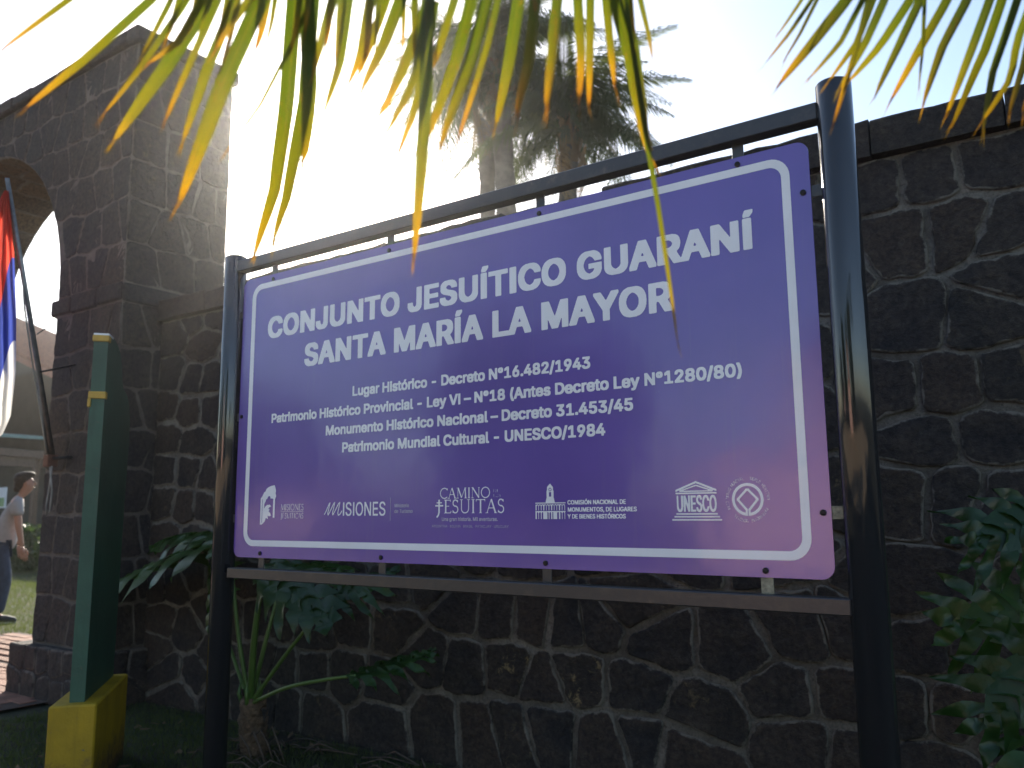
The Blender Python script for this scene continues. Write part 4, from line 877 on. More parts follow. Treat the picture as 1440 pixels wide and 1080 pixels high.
# round emblem: ring open at the foot round a diamond, lettering in a circle about it
P = Paint(2.10, .13, 2.24, .28, .0005); CX, CZ = 2.167, .2065
P.disc((CX, CZ), .0445); P.disc((CX, CZ), .0365, False)
dm = [(CX-.0035, .163), (CX-.0035, .178), (CX-.028, .2065), (CX, .235), (CX+.028, .2065), (CX+.0035, .178), (CX+.0035, .163)]
P.line(dm[:4], .0065); P.line(dm[3:], .0065); P.line([(CX, .15), (CX, .178)], .0022, False)
txt = 'PATRIMONIO MUNDIAL · WORLD HERITAGE · PATRIMOINE MONDIAL · '
for k, c_ in enumerate(txt):
    a = R(205)-2*math.pi*k/len(txt); adv, L = outlines(c_); s_ = .0090/509
    ex, ey = Vector((math.sin(a), -math.cos(a))), Vector((math.cos(a), math.sin(a))); o_ = Vector((CX, CZ))+ey*.0535
    P.poly([[tuple(o_+ex*((px_-adv/2)*s_*.72)+ey*(py_*s_)) for px_, py_ in l] for l in L])
P_build(P, 'emblem', 'white', 2)

# posts, rails, tabs and screws
PR = .0475; pxl, pxr = SX0-.066, SX0+SW+.0774
def post(x, ztop):
    pts_, rr = [], []
    for zz, r_ in ((-.3, PR), (ztop-.005, PR), (ztop-.001, PR-.002), (ztop, PR-.006)): pts_.append((x, SY, zz)); rr.append(r_)
    o = MB().tube(pts_, rr, 40).build('post', M['black'], sign)
    for p_ in o.data.polygons: p_.use_smooth = len(p_.vertices) == 4
    MB().tube([(x, SY, ztop+.0005), (x, SY, ztop+.003)], [PR-.007, PR-.009], 32).build('cap', M['black'], o)
    return o
zt = at(1169, 119, SY).z; post(pxl, at(334, 362, SY).z); post(pxr, zt)
rt = at(1146, 143, SY-.025).z
MB().box(((pxl+pxr)/2, SY, rt-.025), (pxr-pxl)/2-PR+.006, .025, .025, bev=.003).build('rail', M['rail'], sign)
rb = at(750, 815, SY-.03).z
x0_ = at(311, 800, SY-.06).x; x1_ = at(1197, 850, SY-.03).x
MB().box(((x0_+x1_)/2, SY-.008, SZ0-.064), (x1_-x0_)/2, .025, .021, bev=.003).build('rail', M['rail'], sign)
def screw(u, v):
    c = Vector((SX0+u, SY-.002, SZ0+v)); b = MB(); ring = []
    b.tube([c+Vector((0, .002, 0)), c+Vector((0, -.002, 0)), c+Vector((0, -.0035, 0))], [.0085, .0085, .0045], 10)
    b.build('screw', M['screw'], sign)
for u, ztop in ((.195, 0), (.871, 0), (1.559, 0), (2.249, 0)):
    MB().box((SX0+u, SY+.008, (SZ0+1.145+rt-.05)/2), .017, .0025, (rt-.05-SZ0-1.145)/2, bev=.001).build('tab', M['rail'], sign)
    screw(u, 1.178)
for u in (.173, .852, 1.566, 2.270):
    MB().box((SX0+u, SY+.008, SZ0+.0), .017, .0025, .045, bev=.001).build('tab', M['tab' if u > 2 else 'rail'], sign)
    screw(u, .018)
for v in (1.050, .172):
    MB().box((SX0+SW+.010, SY+.008, SZ0+v), .042, .0025, .017, bev=.001).build('tab', M['tab' if v < .5 else 'rail'], sign)
    screw(2.430, v)
for v in (1.05, .594, .16):
    MB().box((SX0-.006, SY+.008, SZ0+v), .032, .0025, .017, bev=.001).build('tab', M['rail'], sign)
screw(.018, .594)
# ------------------------------------------------------------------ green board on its yellow base
nl, nr, fr_ = Vector((-4.13, 2.11, 0)), Vector((-4.02, 2.29, 0)), Vector((-4.65, 2.83, 0))
ay = (fr_-nr).normalized(); ax = Vector((-ay.y, ay.x, 0)); ax = -ax if ax.x < 0 else ax
bc = nr-ax*.105+ay*.41
bsign = empty('wooden_notice_board', bc, 'tall green painted board seen edge on, standing in a yellow block base', 'notice board')
UZ = Vector((0, 0, 1)); BH = .45
MB().box(bc+UZ*(BH/2-.1), .105, .40, BH/2+.1, ax, ay, UZ, bev=.008).build('base', M['pbase'], bsign)
bn = Vector((-4.122, 2.243, 0))+ay*.03-ay*.0; th = .034       # near edge of the board
prof = [(0, BH-.01), (0, 2.23), (.02, 2.255), (.14, 2.275), (.24, 2.26), (.33, 2.22), (.39, 2.16), (.42, 2.09), (.46, 2.05), (.58, 2.03), (.66, 1.98), (.71, 1.90), (.72, 1.75), (.70, 1.4), (.69, .8), (.68, BH-.01)]
prof = [(a*1.0, b_) for a, b_ in prof]; n = len(prof)
V = [bn-ax*th+ay*a+UZ*b_ for a, b_ in prof]+[bn+ax*th+ay*a+UZ*b_ for a, b_ in prof]
mk('board', V, [tuple(range(n))[::-1], tuple(range(n, 2*n))]+[(i, (i+1) % n, n+(i+1) % n, n+i) for i in range(n)], M['pgreen'], bsign)
def brd(name, z, hz, hx, d, mat='pyellow', off=Vector()): MB().box(bn+UZ*z+ay*(d-.012)+off, hx, d, hz, ax, ay, UZ, bev=.003).build(name, M[mat], bsign)
brd('top_strip', 2.245, .016, th+.006, .025); MB().box(bn+UZ*2.268+ay*.055, th+.004, .055, .005, ax, ay, UZ, bev=.002).build('top_cover', M['white'], bsign)
brd('edge_strip', 1.95, .018, th+.008, .02)
brd('hook', 1.91, .022, .008, .014, 'pyellow', -ax*.036)

# ------------------------------------------------------------------ flag pole with flag, leaning out from the gateway
fp = empty('flag_pole', at(72, 648, 3.24), 'slanted grey metal flag pole bracketed to the stone gateway', 'flag pole')
p0, p1 = at(74, 640, 3.22), at(10, 250, 2.55)
MB().tube([p0, p0.lerp(p1, .5), p1], [.019, .018, .015], 14).build('pole', M['steelpole'], fp, True)
q0, q1 = at(67, 640, 3.20), at(54, 528, 3.02)
MB().tube([q0, q1], .013, 8).build('pole_brace', M['steelpole'], fp, True)
MB().tube([at(57, 523, 3.0), at(106, 513, 3.32)], .007, 8).build('bracket', M['iron'], fp, True)
MB().tube([at(66, 645, 3.18), at(102, 643, 3.32)], .012, 8).build('bracket', M['iron'], fp, True)
MB().box(at(71, 648, 3.21), .035, .04, .045, bev=.006).build('socket', simple('rusty_socket', (.14, .06, .035), .8), fp)
MB().tube([at(52, 470, 2.95), at(64, 462, 2.95)], .005, 6).build('hook', M['iron'], fp, True)
MB().tube([at(31, 365, 2.75), at(34, 430, 2.8), at(44, 500, 2.95), at(60, 600, 3.1), at(66, 640, 3.16)], .006, 6).build('halyard', M['rope'], fp, True)
MB().tube([at(70, 655, 3.2), at(73, 690, 3.2), at(70, 718, 3.2), at(66, 725, 3.2), at(65, 712, 3.2), at(70, 680, 3.2), at(73, 655, 3.2)], .006, 6).build('halyard_loop', M['rope'], fp, True)
# the flag hangs in folds from the upper pole
m, nt, p = newmat('flag_cloth'); M['flag'] = m
u_ = N(nt, 'ShaderNodeUVMap'); s_ = N(nt, 'ShaderNodeSeparateXYZ'); nt.links.new(u_.outputs[0], s_.inputs[0])
r_ = N(nt, 'ShaderNodeValToRGB'); r_.color_ramp.interpolation = 'CONSTANT'; e = r_.color_ramp.elements
e[0].position = 0; e[0].color = (.70, .09, .06, 1); e[1].position = .36; e[1].color = (.06, .09, .40, 1); k = e.new(.70); k.color = (.75, .74, .72, 1)
nt.links.new(s_.outputs[1], r_.inputs[0]); nt.links.new(r_.outputs[0], p.inputs['Base Color']); p.inputs['Roughness'].default_value = .8
tr = N(nt, 'ShaderNodeBsdfTranslucent'); nt.links.new(r_.outputs[0], tr.inputs[0]); mx = N(nt, 'ShaderNodeMixShader'); mx.inputs[0].default_value = .65
nt.links.new(p.outputs[0], mx.inputs[1]); nt.links.new(tr.outputs[0], mx.inputs[2]); nt.links.new(mx.outputs[0], nt.nodes['Material Output'].inputs[0])
top = p1.lerp(p0, .04); V = []; U = []; nu, nv = 34, 40
h0, h1 = p1.lerp(p0, .05), p1.lerp(p0, .05)
for j in range(nv+1):
    v = j/nv
    for i in range(nu+1):
        u = i/nu
        right = np.interp(v, [0, .25, .5, .75, .93, 1], [12, 20, 23, 22, 15, 4]); left = np.interp(v, [0, .3, 1], [6, -45, -75])
        px_ = right+(left-right)*u; py_ = 268+v*(342+18*math.sin(u*6)-u*30)
        fold = .06*math.sin(u*15+v*2.5)*min(1, v*3)+.02*math.sin(u*33+v*5)
        V.append(at(px_, py_, 2.55+.35*v+fold)); U.append((u, min(.999, max(0, v+.10*math.sin(u*9+1)-.16*u))))
Fc = [(j*(nu+1)+i, j*(nu+1)+i+1, (j+1)*(nu+1)+i+1, (j+1)*(nu+1)+i) for j in range(nv) for i in range(nu)]
tag(mk('flag', V, Fc, M['flag'], None, True, U), 'red, blue and white flag hanging in folds beside the archway', 'flag')

# ------------------------------------------------------------------ philodendrons
def leaf_blade(base, tip, nrm, width, lobes=9, droop=.12, seed=0, ruffle=.012):
    """deeply lobed leaf: midrib from base to tip, lobes curving forward on both sides"""
    rs = random.Random(seed); b = MB(); T = (tip-base); L = T.length; T = T/L; Nn = (nrm-T*nrm.dot(T)).normalized(); Sd = T.cross(Nn)
    def P(t, s, h): # t along, s sideways, h up; the whole blade bends down towards its tip and edges
        return base+T*(t*L)+Sd*s+Nn*(h-droop*L*(t*t)-1.1*s*s/max(.05, width))
    for i in range(12):
        t0, t1 = i/12, (i+1)/12; w0, w1 = (.17*width*math.sin(math.pi*min(1, .12+t*.88)) + .012 for t in (t0, t1))
        b.add([P(t0, -w0, .0), P(t0, 0, -.006), P(t0, w0, .0), P(t1, w1, .0), P(t1, 0, -.006), P(t1, -w1, .0)], [(0, 1, 4, 5), (1, 2, 3, 4)])
    for sd in (-1, 1):
        for k in range(lobes):
            t = -.04+.95*k/(lobes-1); env = math.sin(math.pi*(.20+.72*t))**.8; ln = width*.5*env*rs.uniform(.85, 1.1)
            wd = L/lobes*1.02*rs.uniform(.85, 1.1); ang = np.interp(t, [0, .5, 1], [100, 62, 28])+rs.uniform(-6, 6)
            dt, ds = math.cos(R(ang)), math.sin(R(ang)); m_ = 9; V = []
            ph = rs.uniform(0, 6)
            for q in range(m_+1):
                r_ = q/m_; curve = .18*ln*r_*r_
                wq = wd*(.55+.45*math.sin(math.pi*min(1, r_*1.1)))*(1-r_**5)**.5*(1+.22*math.sin(r_*11+ph)) * (1 if q < m_ else .05)
                a = t+(dt*ln*r_+curve)/L; s0 = sd*ds*ln*r_; ex, es = -ds*wq*.5/L, sd*dt*wq*.5
                h = ruffle*math.sin(r_*9+ph)+.01*r_
                V += [P(a+ex, s0+es, h), P(a, s0, h-.006), P(a-ex, s0-es, -h*.6+.004)]
            Fc = []
            for q in range(m_): Fc += [(3*q, 3*q+1, 3*q+4, 3*q+3), (3*q+1, 3*q+2, 3*q+5, 3*q+4)]
            b.add(V, Fc)
    return b
def stalk(pts, r0, r1, par, name='leaf_stalk'):
    P_ = [Vector(q) for q in pts]; fine = []
    for i in range(len(P_)-1):
        a, b_, c_, d_ = P_[max(i-1, 0)], P_[i], P_[i+1], P_[min(i+2, len(P_)-1)]
        for k in range(6):
            t = k/6; fine.append(.5*((2*b_)+(c_-a)*t+(2*a-5*b_+4*c_-d_)*t*t+(-a+3*b_-3*c_+d_)*t*t*t))
    fine.append(P_[-1]); n_ = len(fine)
    return MB().tube(fine, [r0+(r1-r0)*i/(n_-1) for i in range(n_)], 8).build(name, M['stalk'], par, True)
ph = empty('philodendron', (-4.2, 3.3, 0), 'green philodendron with long upright stalks and scarred stem growing behind the left post', 'plant')
cr_ = at(352, 985, 3.2)
b = MB(); pts_, rr = [], []
for k in range(9):
    t = k/8; pts_.append(Vector((cr_.x-.02+.03*math.sin(k), cr_.y+.05, 0)).lerp(cr_+Vector((0, 0, .02)), t)); rr.append(.075-.02*t+(.008 if k % 2 else -.004))
b.tube(pts_, rr, 14).build('stem', M['philotrunk'], ph, True)
for k in range(26):       # old leaf scars and dry sheaths round the stem
    a = k*2.4; z = .03+cr_.z*.95*k/26; r_ = .07-.012*k/26; c = Vector((cr_.x, cr_.y+.03, z)); d = Vector((math.cos(a), math.sin(a), 0))
    s_ = d.cross(UZ); P0 = c+d*r_
    MB().add([P0-s_*.03, P0+s_*.03, P0+s_*.012+UZ*.05+d*.018, P0-s_*.012+UZ*.05+d*.018, P0+d*.012+UZ*.015], [(0, 1, 4), (1, 2, 4), (2, 3, 4), (3, 0, 4)]).build('leaf_scar', M['philotrunk'], ph)
A_ = cr_+Vector((0, 0, -.02))
stalks = [([A_, at(336, 900, 3.15), at(328, 820, 3.12), at(322, 760, 3.1)], .014, .008), ([A_, at(357, 905, 3.1), at(366, 835, 3.06), at(376, 800, 3.0)], .022, .010),
          ([A_, at(374, 900, 3.2), at(390, 840, 3.25), at(400, 800, 3.3)], .014, .008), ([A_, at(395, 930, 3.15), at(430, 885, 3.12), at(470, 838, 3.1)], .013, .008),
          ([A_, at(400, 968, 3.1), at(450, 957, 3.08), at(500, 950, 3.1)], .012, .008), ([A_, at(330, 930, 3.25), at(305, 850, 3.3), at(298, 790, 3.3)], .012, .008)]
for q in stalks: stalk(*q, ph)
for k in range(5):
    a = k*1.3; MB().tube([A_+Vector((math.cos(a)*.04, math.sin(a)*.04, 0)), A_+Vector((math.cos(a)*.07, math.sin(a)*.06, .06)), A_+Vector((math.cos(a)*.06, math.sin(a)*.05, .13))], [.014, .012, .002], 7).build('leaf_sheath', M['stalk'], ph, True)
front_n = Vector((.1, -.75, .65))
for sd_, (b_, t_, nn, wd, dr) in enumerate([
        (at(318, 762, 3.12), at(150, 790, 3.35), Vector((.1, -.35, .95)), .50, .10),
        (at(300, 790, 3.3), at(292, 868, 3.0), Vector((-.3, -.9, .3)), .34, .05),
        (at(300, 755, 3.3), at(215, 745, 3.5), Vector((.1, -.45, .85)), .34, .1),
        (at(376, 800, 3.0), at(440, 850, 2.8), Vector((-.2, -.6, .7)), .34, .2),
        (at(400, 800, 3.3), at(475, 800, 3.45), Vector((0, -.5, .8)), .36, .1),
        (at(470, 838, 3.1), at(545, 805, 3.25), Vector((0, -.6, .7)), .30, .1),
        (at(500, 950, 3.1), at(600, 908, 3.35), Vector((-.1, -.5, .9)), .27, .12),
        (at(322, 765, 3.1), at(345, 700, 3.3), Vector((0, -.7, .5)), .3, .1)]):
    leaf_blade(b_, t_, nn, wd*1.25, 7, dr, sd_+3).build('leaf', M['philo'], ph, True)
ph2 = empty('philodendron', (.35, 3.2, 0), 'philodendron with big glossy lobed leaves at the right edge, beside the black post', 'plant')
c2 = Vector((.30, 3.15, .35))
MB().tube([Vector((.32, 3.2, 0)), Vector((.29, 3.17, .2)), c2], [.08, .07, .055], 12).build('stem', M['philotrunk'], ph2, True)
spec = [(at(1478, 722, 3.1), at(1372, 762, 3.0), Vector((.15, -1, .35)), .36, .05), (at(1500, 850, 3.05), at(1338, 878, 3.05), Vector((.1, -1, .30)), .42, .06),
        (at(1486, 925, 2.9), at(1388, 1022, 2.85), Vector((-.1, -1, .15)), .42, .05), (at(1540, 980, 2.9), at(1462, 1085, 2.75), Vector((-.3, -.9, .3)), .4, .12)]
for k, (b_, t_, nn, wd, dr) in enumerate(spec):
    stalk([c2, c2.lerp(b_, .5)+Vector((.05, -.05, .10)), b_], .012, .008, ph2)
    leaf_blade(b_, t_, nn, wd*1.1, 6, dr, 40+k, .018).build('leaf', M['philo'], ph2, True)

# ------------------------------------------------------------------ grass, litter and twigs
def grass(name, regions, n, hmin, hmax, seed, kind='stuff'):
    r_ = np.random.default_rng(seed); V = np.zeros((n, 3, 3)); k = 0
    per = [int(n*w) for *_, w in regions]; per[-1] = n-sum(per[:-1])
    X = np.concatenate([r_.uniform(a, b_, c) for (a, b_, _, _, _), c in zip(regions, per)])
    Y = np.concatenate([r_.uniform(c_, d_, c) for (_, _, c_, d_, _), c in zip(regions, per)])
    keep = ~((X > PX0-.02) & (X < PX1+.02) & (Y > PY0) & (Y < PY1))
    keep &= ~((X > TXL) & (X < ACX-AR) & (Y > TY0-.1) & (Y < TY1)) & ~((X > ACX+AR-.16) & (X < TX+.06) & (Y > TY0-.1) & (Y < TY1))
    pat = np.array([noise.noise((x*1.6, y*1.6, 3.1)) for x, y in zip(X, Y)]); keep &= (pat > -.22) | (Y > 3.6)
    X, Y = X[keep], Y[keep]; n = len(X); H_ = r_.uniform(hmin, hmax, n); a = r_.uniform(0, 6.28, n); w = r_.uniform(.0012, .003, n); lx, ly = r_.normal(0, .4, n)*H_, r_.normal(0, .4, n)*H_
    Z = np.array([gz(0, y) for y in Y])
    P0 = np.stack([X-np.cos(a)*w, Y-np.sin(a)*w, Z], 1); P1 = np.stack([X+np.cos(a)*w, Y+np.sin(a)*w, Z], 1); P2 = np.stack([X+lx, Y+ly, Z+H_], 1)
    V = np.stack([P0, P1, P2], 1).reshape(-1, 3)
    return tag(mk(name, V, [(3*i, 3*i+1, 3*i+2) for i in range(n)], M['grass']), kind=kind)
grass('grass', [(-6.1, -2.4, 2.0, 3.62, .75), (-2.4, .6, 2.6, 3.62, .25)], 42000, .012, .045, 1)
grass('lawn_grass', [(-21, -8, 4.3, 8, .55), (-30, -12, 7.5, 12, .45)], 110000, .03, .08, 2)
b = MB(); rs = random.Random(9)
for k in range(80):
    x, y = rs.uniform(-4.3, -2.3), rs.uniform(2.9, 3.6); a = rs.uniform(0, 6.28); L = rs.uniform(.08, .4); h = rs.uniform(.01, .06)
    d = Vector((math.cos(a), math.sin(a)*.5, 0)); s_ = d.cross(UZ); c = Vector((x, y, .012)); bow = rs.uniform(-.1, .1)*L
    b.tube([c-d*L/2, c+s_*bow+UZ*h, c+d*L/2+UZ*rs.uniform(0, .03)], [rs.uniform(.003, .007), .005, .002], 5)
for k in range(5):         # curled dry roots and stalks by the plant
    c = Vector((cr_.x+.16+.03*k, cr_.y+rs.uniform(-.1, .05), 0)); b.tube([c, c+Vector((-.03, -.02, .10)), c+Vector((-.08, -.03, .15+.01*k)), c+Vector((-.12, -.04, .12))], [.006, .006, .005, .002], 5)
o = b.build('dry_twigs', M['twig'], None, True); tag(o, kind='stuff')
b = MB()
for k in range(260):
    x, y = rs.uniform(-5.4, .3), rs.uniform(2.2, 3.6); a = rs.uniform(0, 6.28); L = rs.uniform(.02, .05); d = Vector((math.cos(a), math.sin(a), rs.uniform(-.2, .3))); s_ = d.cross(UZ).normalized()*L*.3; c = Vector((x, y, .016))
    b.add([c-d*L, c+s_+UZ*.006, c+d*L+UZ*.01, c-s_], [(0, 1, 2, 3)])
tag(b.build('leaf_litter', simple('dry_fallen_leaf', (.16, .10, .05), .9, var=.6, scale=14)), kind='stuff')

# ------------------------------------------------------------------ palms beyond the wall
def palm_frond(L, nl, seed, mat):
    """feather frond along +X from the origin, arching over, with long hanging leaflets"""
    rs = random.Random(seed); b = MB(); P_ = []; n = 16
    for i in range(n+1):
        t = i/n; P_.append(Vector((L*(.92*t-.10*t*t), 0, L*(.42*t-.98*t*t))))
    b.tube(P_, [.028*(1-.85*i/n)+.003 for i in range(n+1)], 5)
    for k in range(nl):
        t = .12+.87*k/nl; f = t*n; i = min(n-1, int(f)); c = P_[i].lerp(P_[i+1], f-i); T = (P_[i+1]-P_[i]).normalized()
        ln = L*.24*(math.sin(math.pi*(.15+.8*t)))*rs.uniform(.8, 1.15)
        for sd in (-1, 1):
            el = rs.uniform(-.5, .6); d = (T*.55+Vector((0, sd, 0))+Vector((0, 0, el))).normalized(); w = T*.018+Vector((0, 0, .008))
            m_ = c+d*ln*.45; e_ = m_+(d*.25+Vector((0, 0, -.95))).normalized()*ln*.75
            b.add([c-w*.4, c+w*.4, m_+w, m_-w, e_], [(0, 1, 2, 3), (3, 2, 4)])
    me = bpy.data.meshes.new('frond'); me.from_pydata([tuple(v) for v in b.V], [], b.F); me.materials.append(mat); return me
frs = [palm_frond(3.0, 110, k, M['palmleaf']) for k in range(4)]; dfr = [palm_frond(1.6, 40, 9, M['drypalm'])]
def palm(x, y, h, r, label, seed, nf=22, sc=1.0):
    rs = random.Random(seed); t = empty('palm_tree', (x, y, gz(x, y)), label, 'palm tree', 'tall palms behind the wall')
    n = 30; pts_ = [Vector((x+.05*math.sin(k*.3+seed), y, gz(x, y)+h*k/n)) for k in range(n+1)]
    b = MB(); b.tube(pts_, [r*(1.25-.25*min(1, k/6)) + (.012 if k % 2 else -.004) for k in range(n+1)], 14).build('trunk', M['trunk'], t, True)
    top = pts_[-1]
    # old leaf bases sheathing the crown shaft
    for k in range(22):
        a = k*2.4; z = -.75+.9*k/22; d = Vector((math.cos(a), math.sin(a), 0)); c = top+UZ*z+d*r*.9; s_ = d.cross(UZ)*r*.55
        MB().add([c-s_, c+s_, c+s_*.5+d*.12+UZ*.4, c-s_*.5+d*.12+UZ*.4, c+d*.06+UZ*.2], [(0, 1, 4), (1, 2, 4), (2, 3, 4), (3, 0, 4)]).build('leaf_base', M['drypalm'], t)
    for k in range(nf):
        dry = k >= nf-3; o = bpy.data.objects.new('frond', dfr[0] if dry else frs[k % 4]); COL.objects.link(o); o.parent = t
        o.location = Vector((top.x-x, top.y-y, h+.1-.4*(k/nf))); a = k*2.4+rs.uniform(-.3, .3)
        el = np.interp(k/nf, [0, 1], [1.1, -.5])+rs.uniform(-.12, .12)
        if dry: el = -.9
        o.rotation_euler = (rs.uniform(-.3, .3), -el, a); s__ = sc*rs.uniform(.85, 1.1); o.scale = (s__, s__, s__)
    return t
for (px_, py_, D, r_, lab, sd_) in ((681, 95, 11.4, .105, 'slim palm with a grey trunk, leftmost of the three behind the purple sign', 1), (707, 60, 10.8, .12, 'thick palm trunk standing close to the right of the leftmost palm', 2), (796, 150, 11.0, .115, 'palm with a full dark crown at the right of the close pair', 5)):
    q = atd(px_, py_, D); palm(q.x, q.y, q.z-.35, r_, lab, sd_, 30 if sd_ != 1 else 24, .54)

# ------------------------------------------------------------------ near palm fronds hanging into the picture
def leaflet(path, w, D, name='leaflet', par=None, dz=0, seed=0, ext=110):
    rs = random.Random(seed); P_ = [Vector((a, b_)) for a, b_ in path]
    d = (P_[0]-P_[1]); d = d/abs(d.y) if abs(d.y) > 1e-3 else Vector((0, -1)); P_.insert(0, P_[0]+Vector((d.x*.8, -1))*ext*1.0)
    tot = [0]
    for i in range(1, len(P_)): tot.append(tot[-1]+(P_[i]-P_[i-1]).length)
    n = 14; V = []; U = []; pts_ = []
    for k in range(n+1):
        s_ = tot[-1]*k/n; i = max(1, next((j for j in range(1, len(tot)) if tot[j] >= s_-1e-6), len(tot)-1))
        t = (s_-tot[i-1])/(tot[i]-tot[i-1]); q = P_[i-1].lerp(P_[i], t); pts_.append(atd(q.x, q.y, D+dz*(k/n)))
    wm = w/F_PX*D*.44; tw = rs.uniform(-.7, .7)
    for k, c in enumerate(pts_):
        t = k/n; T = (pts_[min(n, k+1)]-pts_[max(0, k-1)]).normalized(); X = T.cross((c-CAM).normalized()).normalized(); Y = X.cross(T)
        a = tw*(.4+t); Xr = X*math.cos(a)+Y*math.sin(a); Yr = Y*math.cos(a)-X*math.sin(a)
        ww = wm*(.8+.25*math.sin(math.pi*min(1, t*1.25)) if t < .4 else 1.05*(1-.78*((t-.4)/.6)**3.2))/max(.6, math.cos(a))
        if k == n: ww = wm*rs.uniform(.05, .22)
        V += [c-Xr*ww-Yr*ww*.6, c, c+Xr*ww-Yr*ww*.6]; U += [(0, t), (.5, t), (1, t)]
    Fc = []
    for k in range(n): Fc += [(3*k, 3*k+1, 3*k+4, 3*k+3), (3*k+1, 3*k+2, 3*k+5, 3*k+4)]
    e = pts_[-1]; T = (pts_[-1]-pts_[-3]).normalized()
    for q in range(2):        # dry split threads at the tip
        b0 = len(V); dv = Vector((rs.uniform(-1, 1), rs.uniform(-1, 1), rs.uniform(-1.2, .2)))*.35; ln = rs.uniform(.008, .03)
        V += [e-T*.012-X*wm*.18, e-T*.012+X*wm*.18, e+(T+dv).normalized()*ln]; U += [(0, 1), (1, 1), (.5, 1)]; Fc.append((b0, b0+1, b0+2))
    return mk(name, V, Fc, M['leaflet'], par, True, U), pts_[0]
LF = [([(98, 0), (0, 72)], 9), ([(214, 0), (120, 85), (31, 157)], 13), ([(240, 0), (196, 85)], 9), ([(262, 0), (192, 100), (143, 163)], 10), ([(296, 0), (238, 90), (156, 205)], 21),
      ([(308, 0), (268, 90), (230, 176)], 11), ([(332, 0), (292, 95), (255, 205)], 16), ([(366, 0), (312, 120), (249, 292)], 25), ([(350, 0), (322, 40), (300, 75)], 12), ([(284, 0), (250, 60), (205, 92)], 12),
      ([(415, 0), (405, 150), (388, 270), (356, 365)], 24), ([(442, 0), (432, 150), (406, 280), (383, 346)], 22), ([(428, 0), (430, 120), (424, 235)], 24), ([(412, 60), (365, 150), (316, 216)], 6),
      ([(490, 0), (478, 90), (455, 160)], 15), ([(470, 0), (440, 110)], 15), ([(520, 0), (505, 80), (488, 122)], 16), ([(540, 0), (500, 112)], 15), ([(566, 0), (540, 70), (507, 132)], 19), ([(590, 30), (565, 90), (531, 166)], 18), ([(602, 0), (580, 110), (541, 190)], 15),
      ([(600, 0), (598, 130), (590, 240), (581, 368)], 20), ([(596, 100), (582, 160), (558, 222)], 12), ([(638, 0), (612, 80), (597, 112)], 13), ([(662, 0), (640, 85), (597, 203)], 19), ([(686, 0), (665, 85), (618, 212)], 18),
      ([(700, 0), (686, 60), (668, 120), (642, 202)], 10), ([(729, 0), (716, 85), (696, 182)], 19), ([(756, 0), (748, 85), (727, 172)], 17), ([(786, 0), (779, 85), (769, 158)], 17), ([(812, 0), (817, 80), (814, 147)], 15), ([(830, 0), (829, 90), (828, 158)], 13),
      ([(852, 0), (858, 65), (865, 126)], 13), ([(866, 0), (888, 80), (905, 180), (916, 228)], 21), ([(888, 60), (906, 180), (925, 290), (940, 390), (954, 490)], 8), ([(900, 0), (912, 50), (918, 86)], 9), ([(888, 0), (894, 55)], 8), ([(876, 0), (893, 60), (912, 200), (917, 212)], 12)]
rl = random.Random(77)
for k in range(16):
    x_ = 250+k*24+rl.uniform(-8, 8); l_ = rl.uniform(45, 105); sl_ = (470-x_)/470*.5+.12
    LF.append(([(x_, -10), (x_-sl_*l_*.5, l_*.5), (x_-sl_*l_*1.1, l_)], rl.uniform(8, 14)))
RF = [([(1126, 0), (1091, 52)], 6), ([(1142, 0), (1112, 45), (1077, 88)], 7), ([(1150, 0), (1125, 50), (1100, 90)], 6), ([(1192, 0), (1145, 60), (1092, 124)], 17), ([(1212, 0), (1180, 60), (1134, 114)], 9), ([(1228, 0), (1205, 60), (1163, 118)], 10),
      ([(1222, 0), (1207, 60), (1170, 182)], 9), ([(1242, 0), (1215, 60), (1178, 128)], 13), ([(1278, 0), (1235, 65), (1188, 120)], 14), ([(1296, 0), (1266, 65), (1229, 140)], 13), ([(1301, 0), (1298, 70), (1292, 126)], 6), ([(1332, 0), (1295, 65), (1250, 146)], 14),
      ([(1362, 0), (1328, 65), (1297, 152)], 14), ([(1392, 0), (1368, 65), (1330, 165)], 13), ([(1408, 0), (1384, 70), (1370, 100), (1337, 180)], 14), ([(1432, 0), (1412, 60), (1398, 100), (1382, 190)], 12), ([(1450, 0), (1428, 60), (1420, 110), (1378, 175)], 12), ([(1462, 0), (1442, 90), (1418, 166)], 12), ([(1490, 0), (1468, 90), (1437, 158)], 14)]
def near_frond(lst, D, rp, label, seed):
    rs = random.Random(seed); pl = atd(*rp[len(rp)//2], D)
    t = empty('palm_frond', pl, label, 'palm frond')
    rpts = [atd(a, b_, D) for a, b_ in rp]; n_ = len(rpts)
    MB().tube(rpts, [.011-.006*i/(n_-1) for i in range(n_)], 8).build('midrib', M['stalk'], t, True)
    for k, (pth, w) in enumerate(lst):
        leaflet(pth, w, D+rs.uniform(-.06, .06), par=t, dz=rs.uniform(-.05, .08), seed=k+seed, ext=110+rs.uniform(-15, 25))
near_frond(LF, 1.18, [(950, -95), (800, -125), (600, -140), (400, -135), (200, -115), (60, -85)], 'yellow-green palm frond hanging across the top left and centre of the picture', 3)
near_frond(RF, 1.30, [(1600, -150), (1450, -140), (1300, -125), (1200, -100), (1120, -75)], 'thin-leaved palm frond hanging at the top right above the black post', 70)

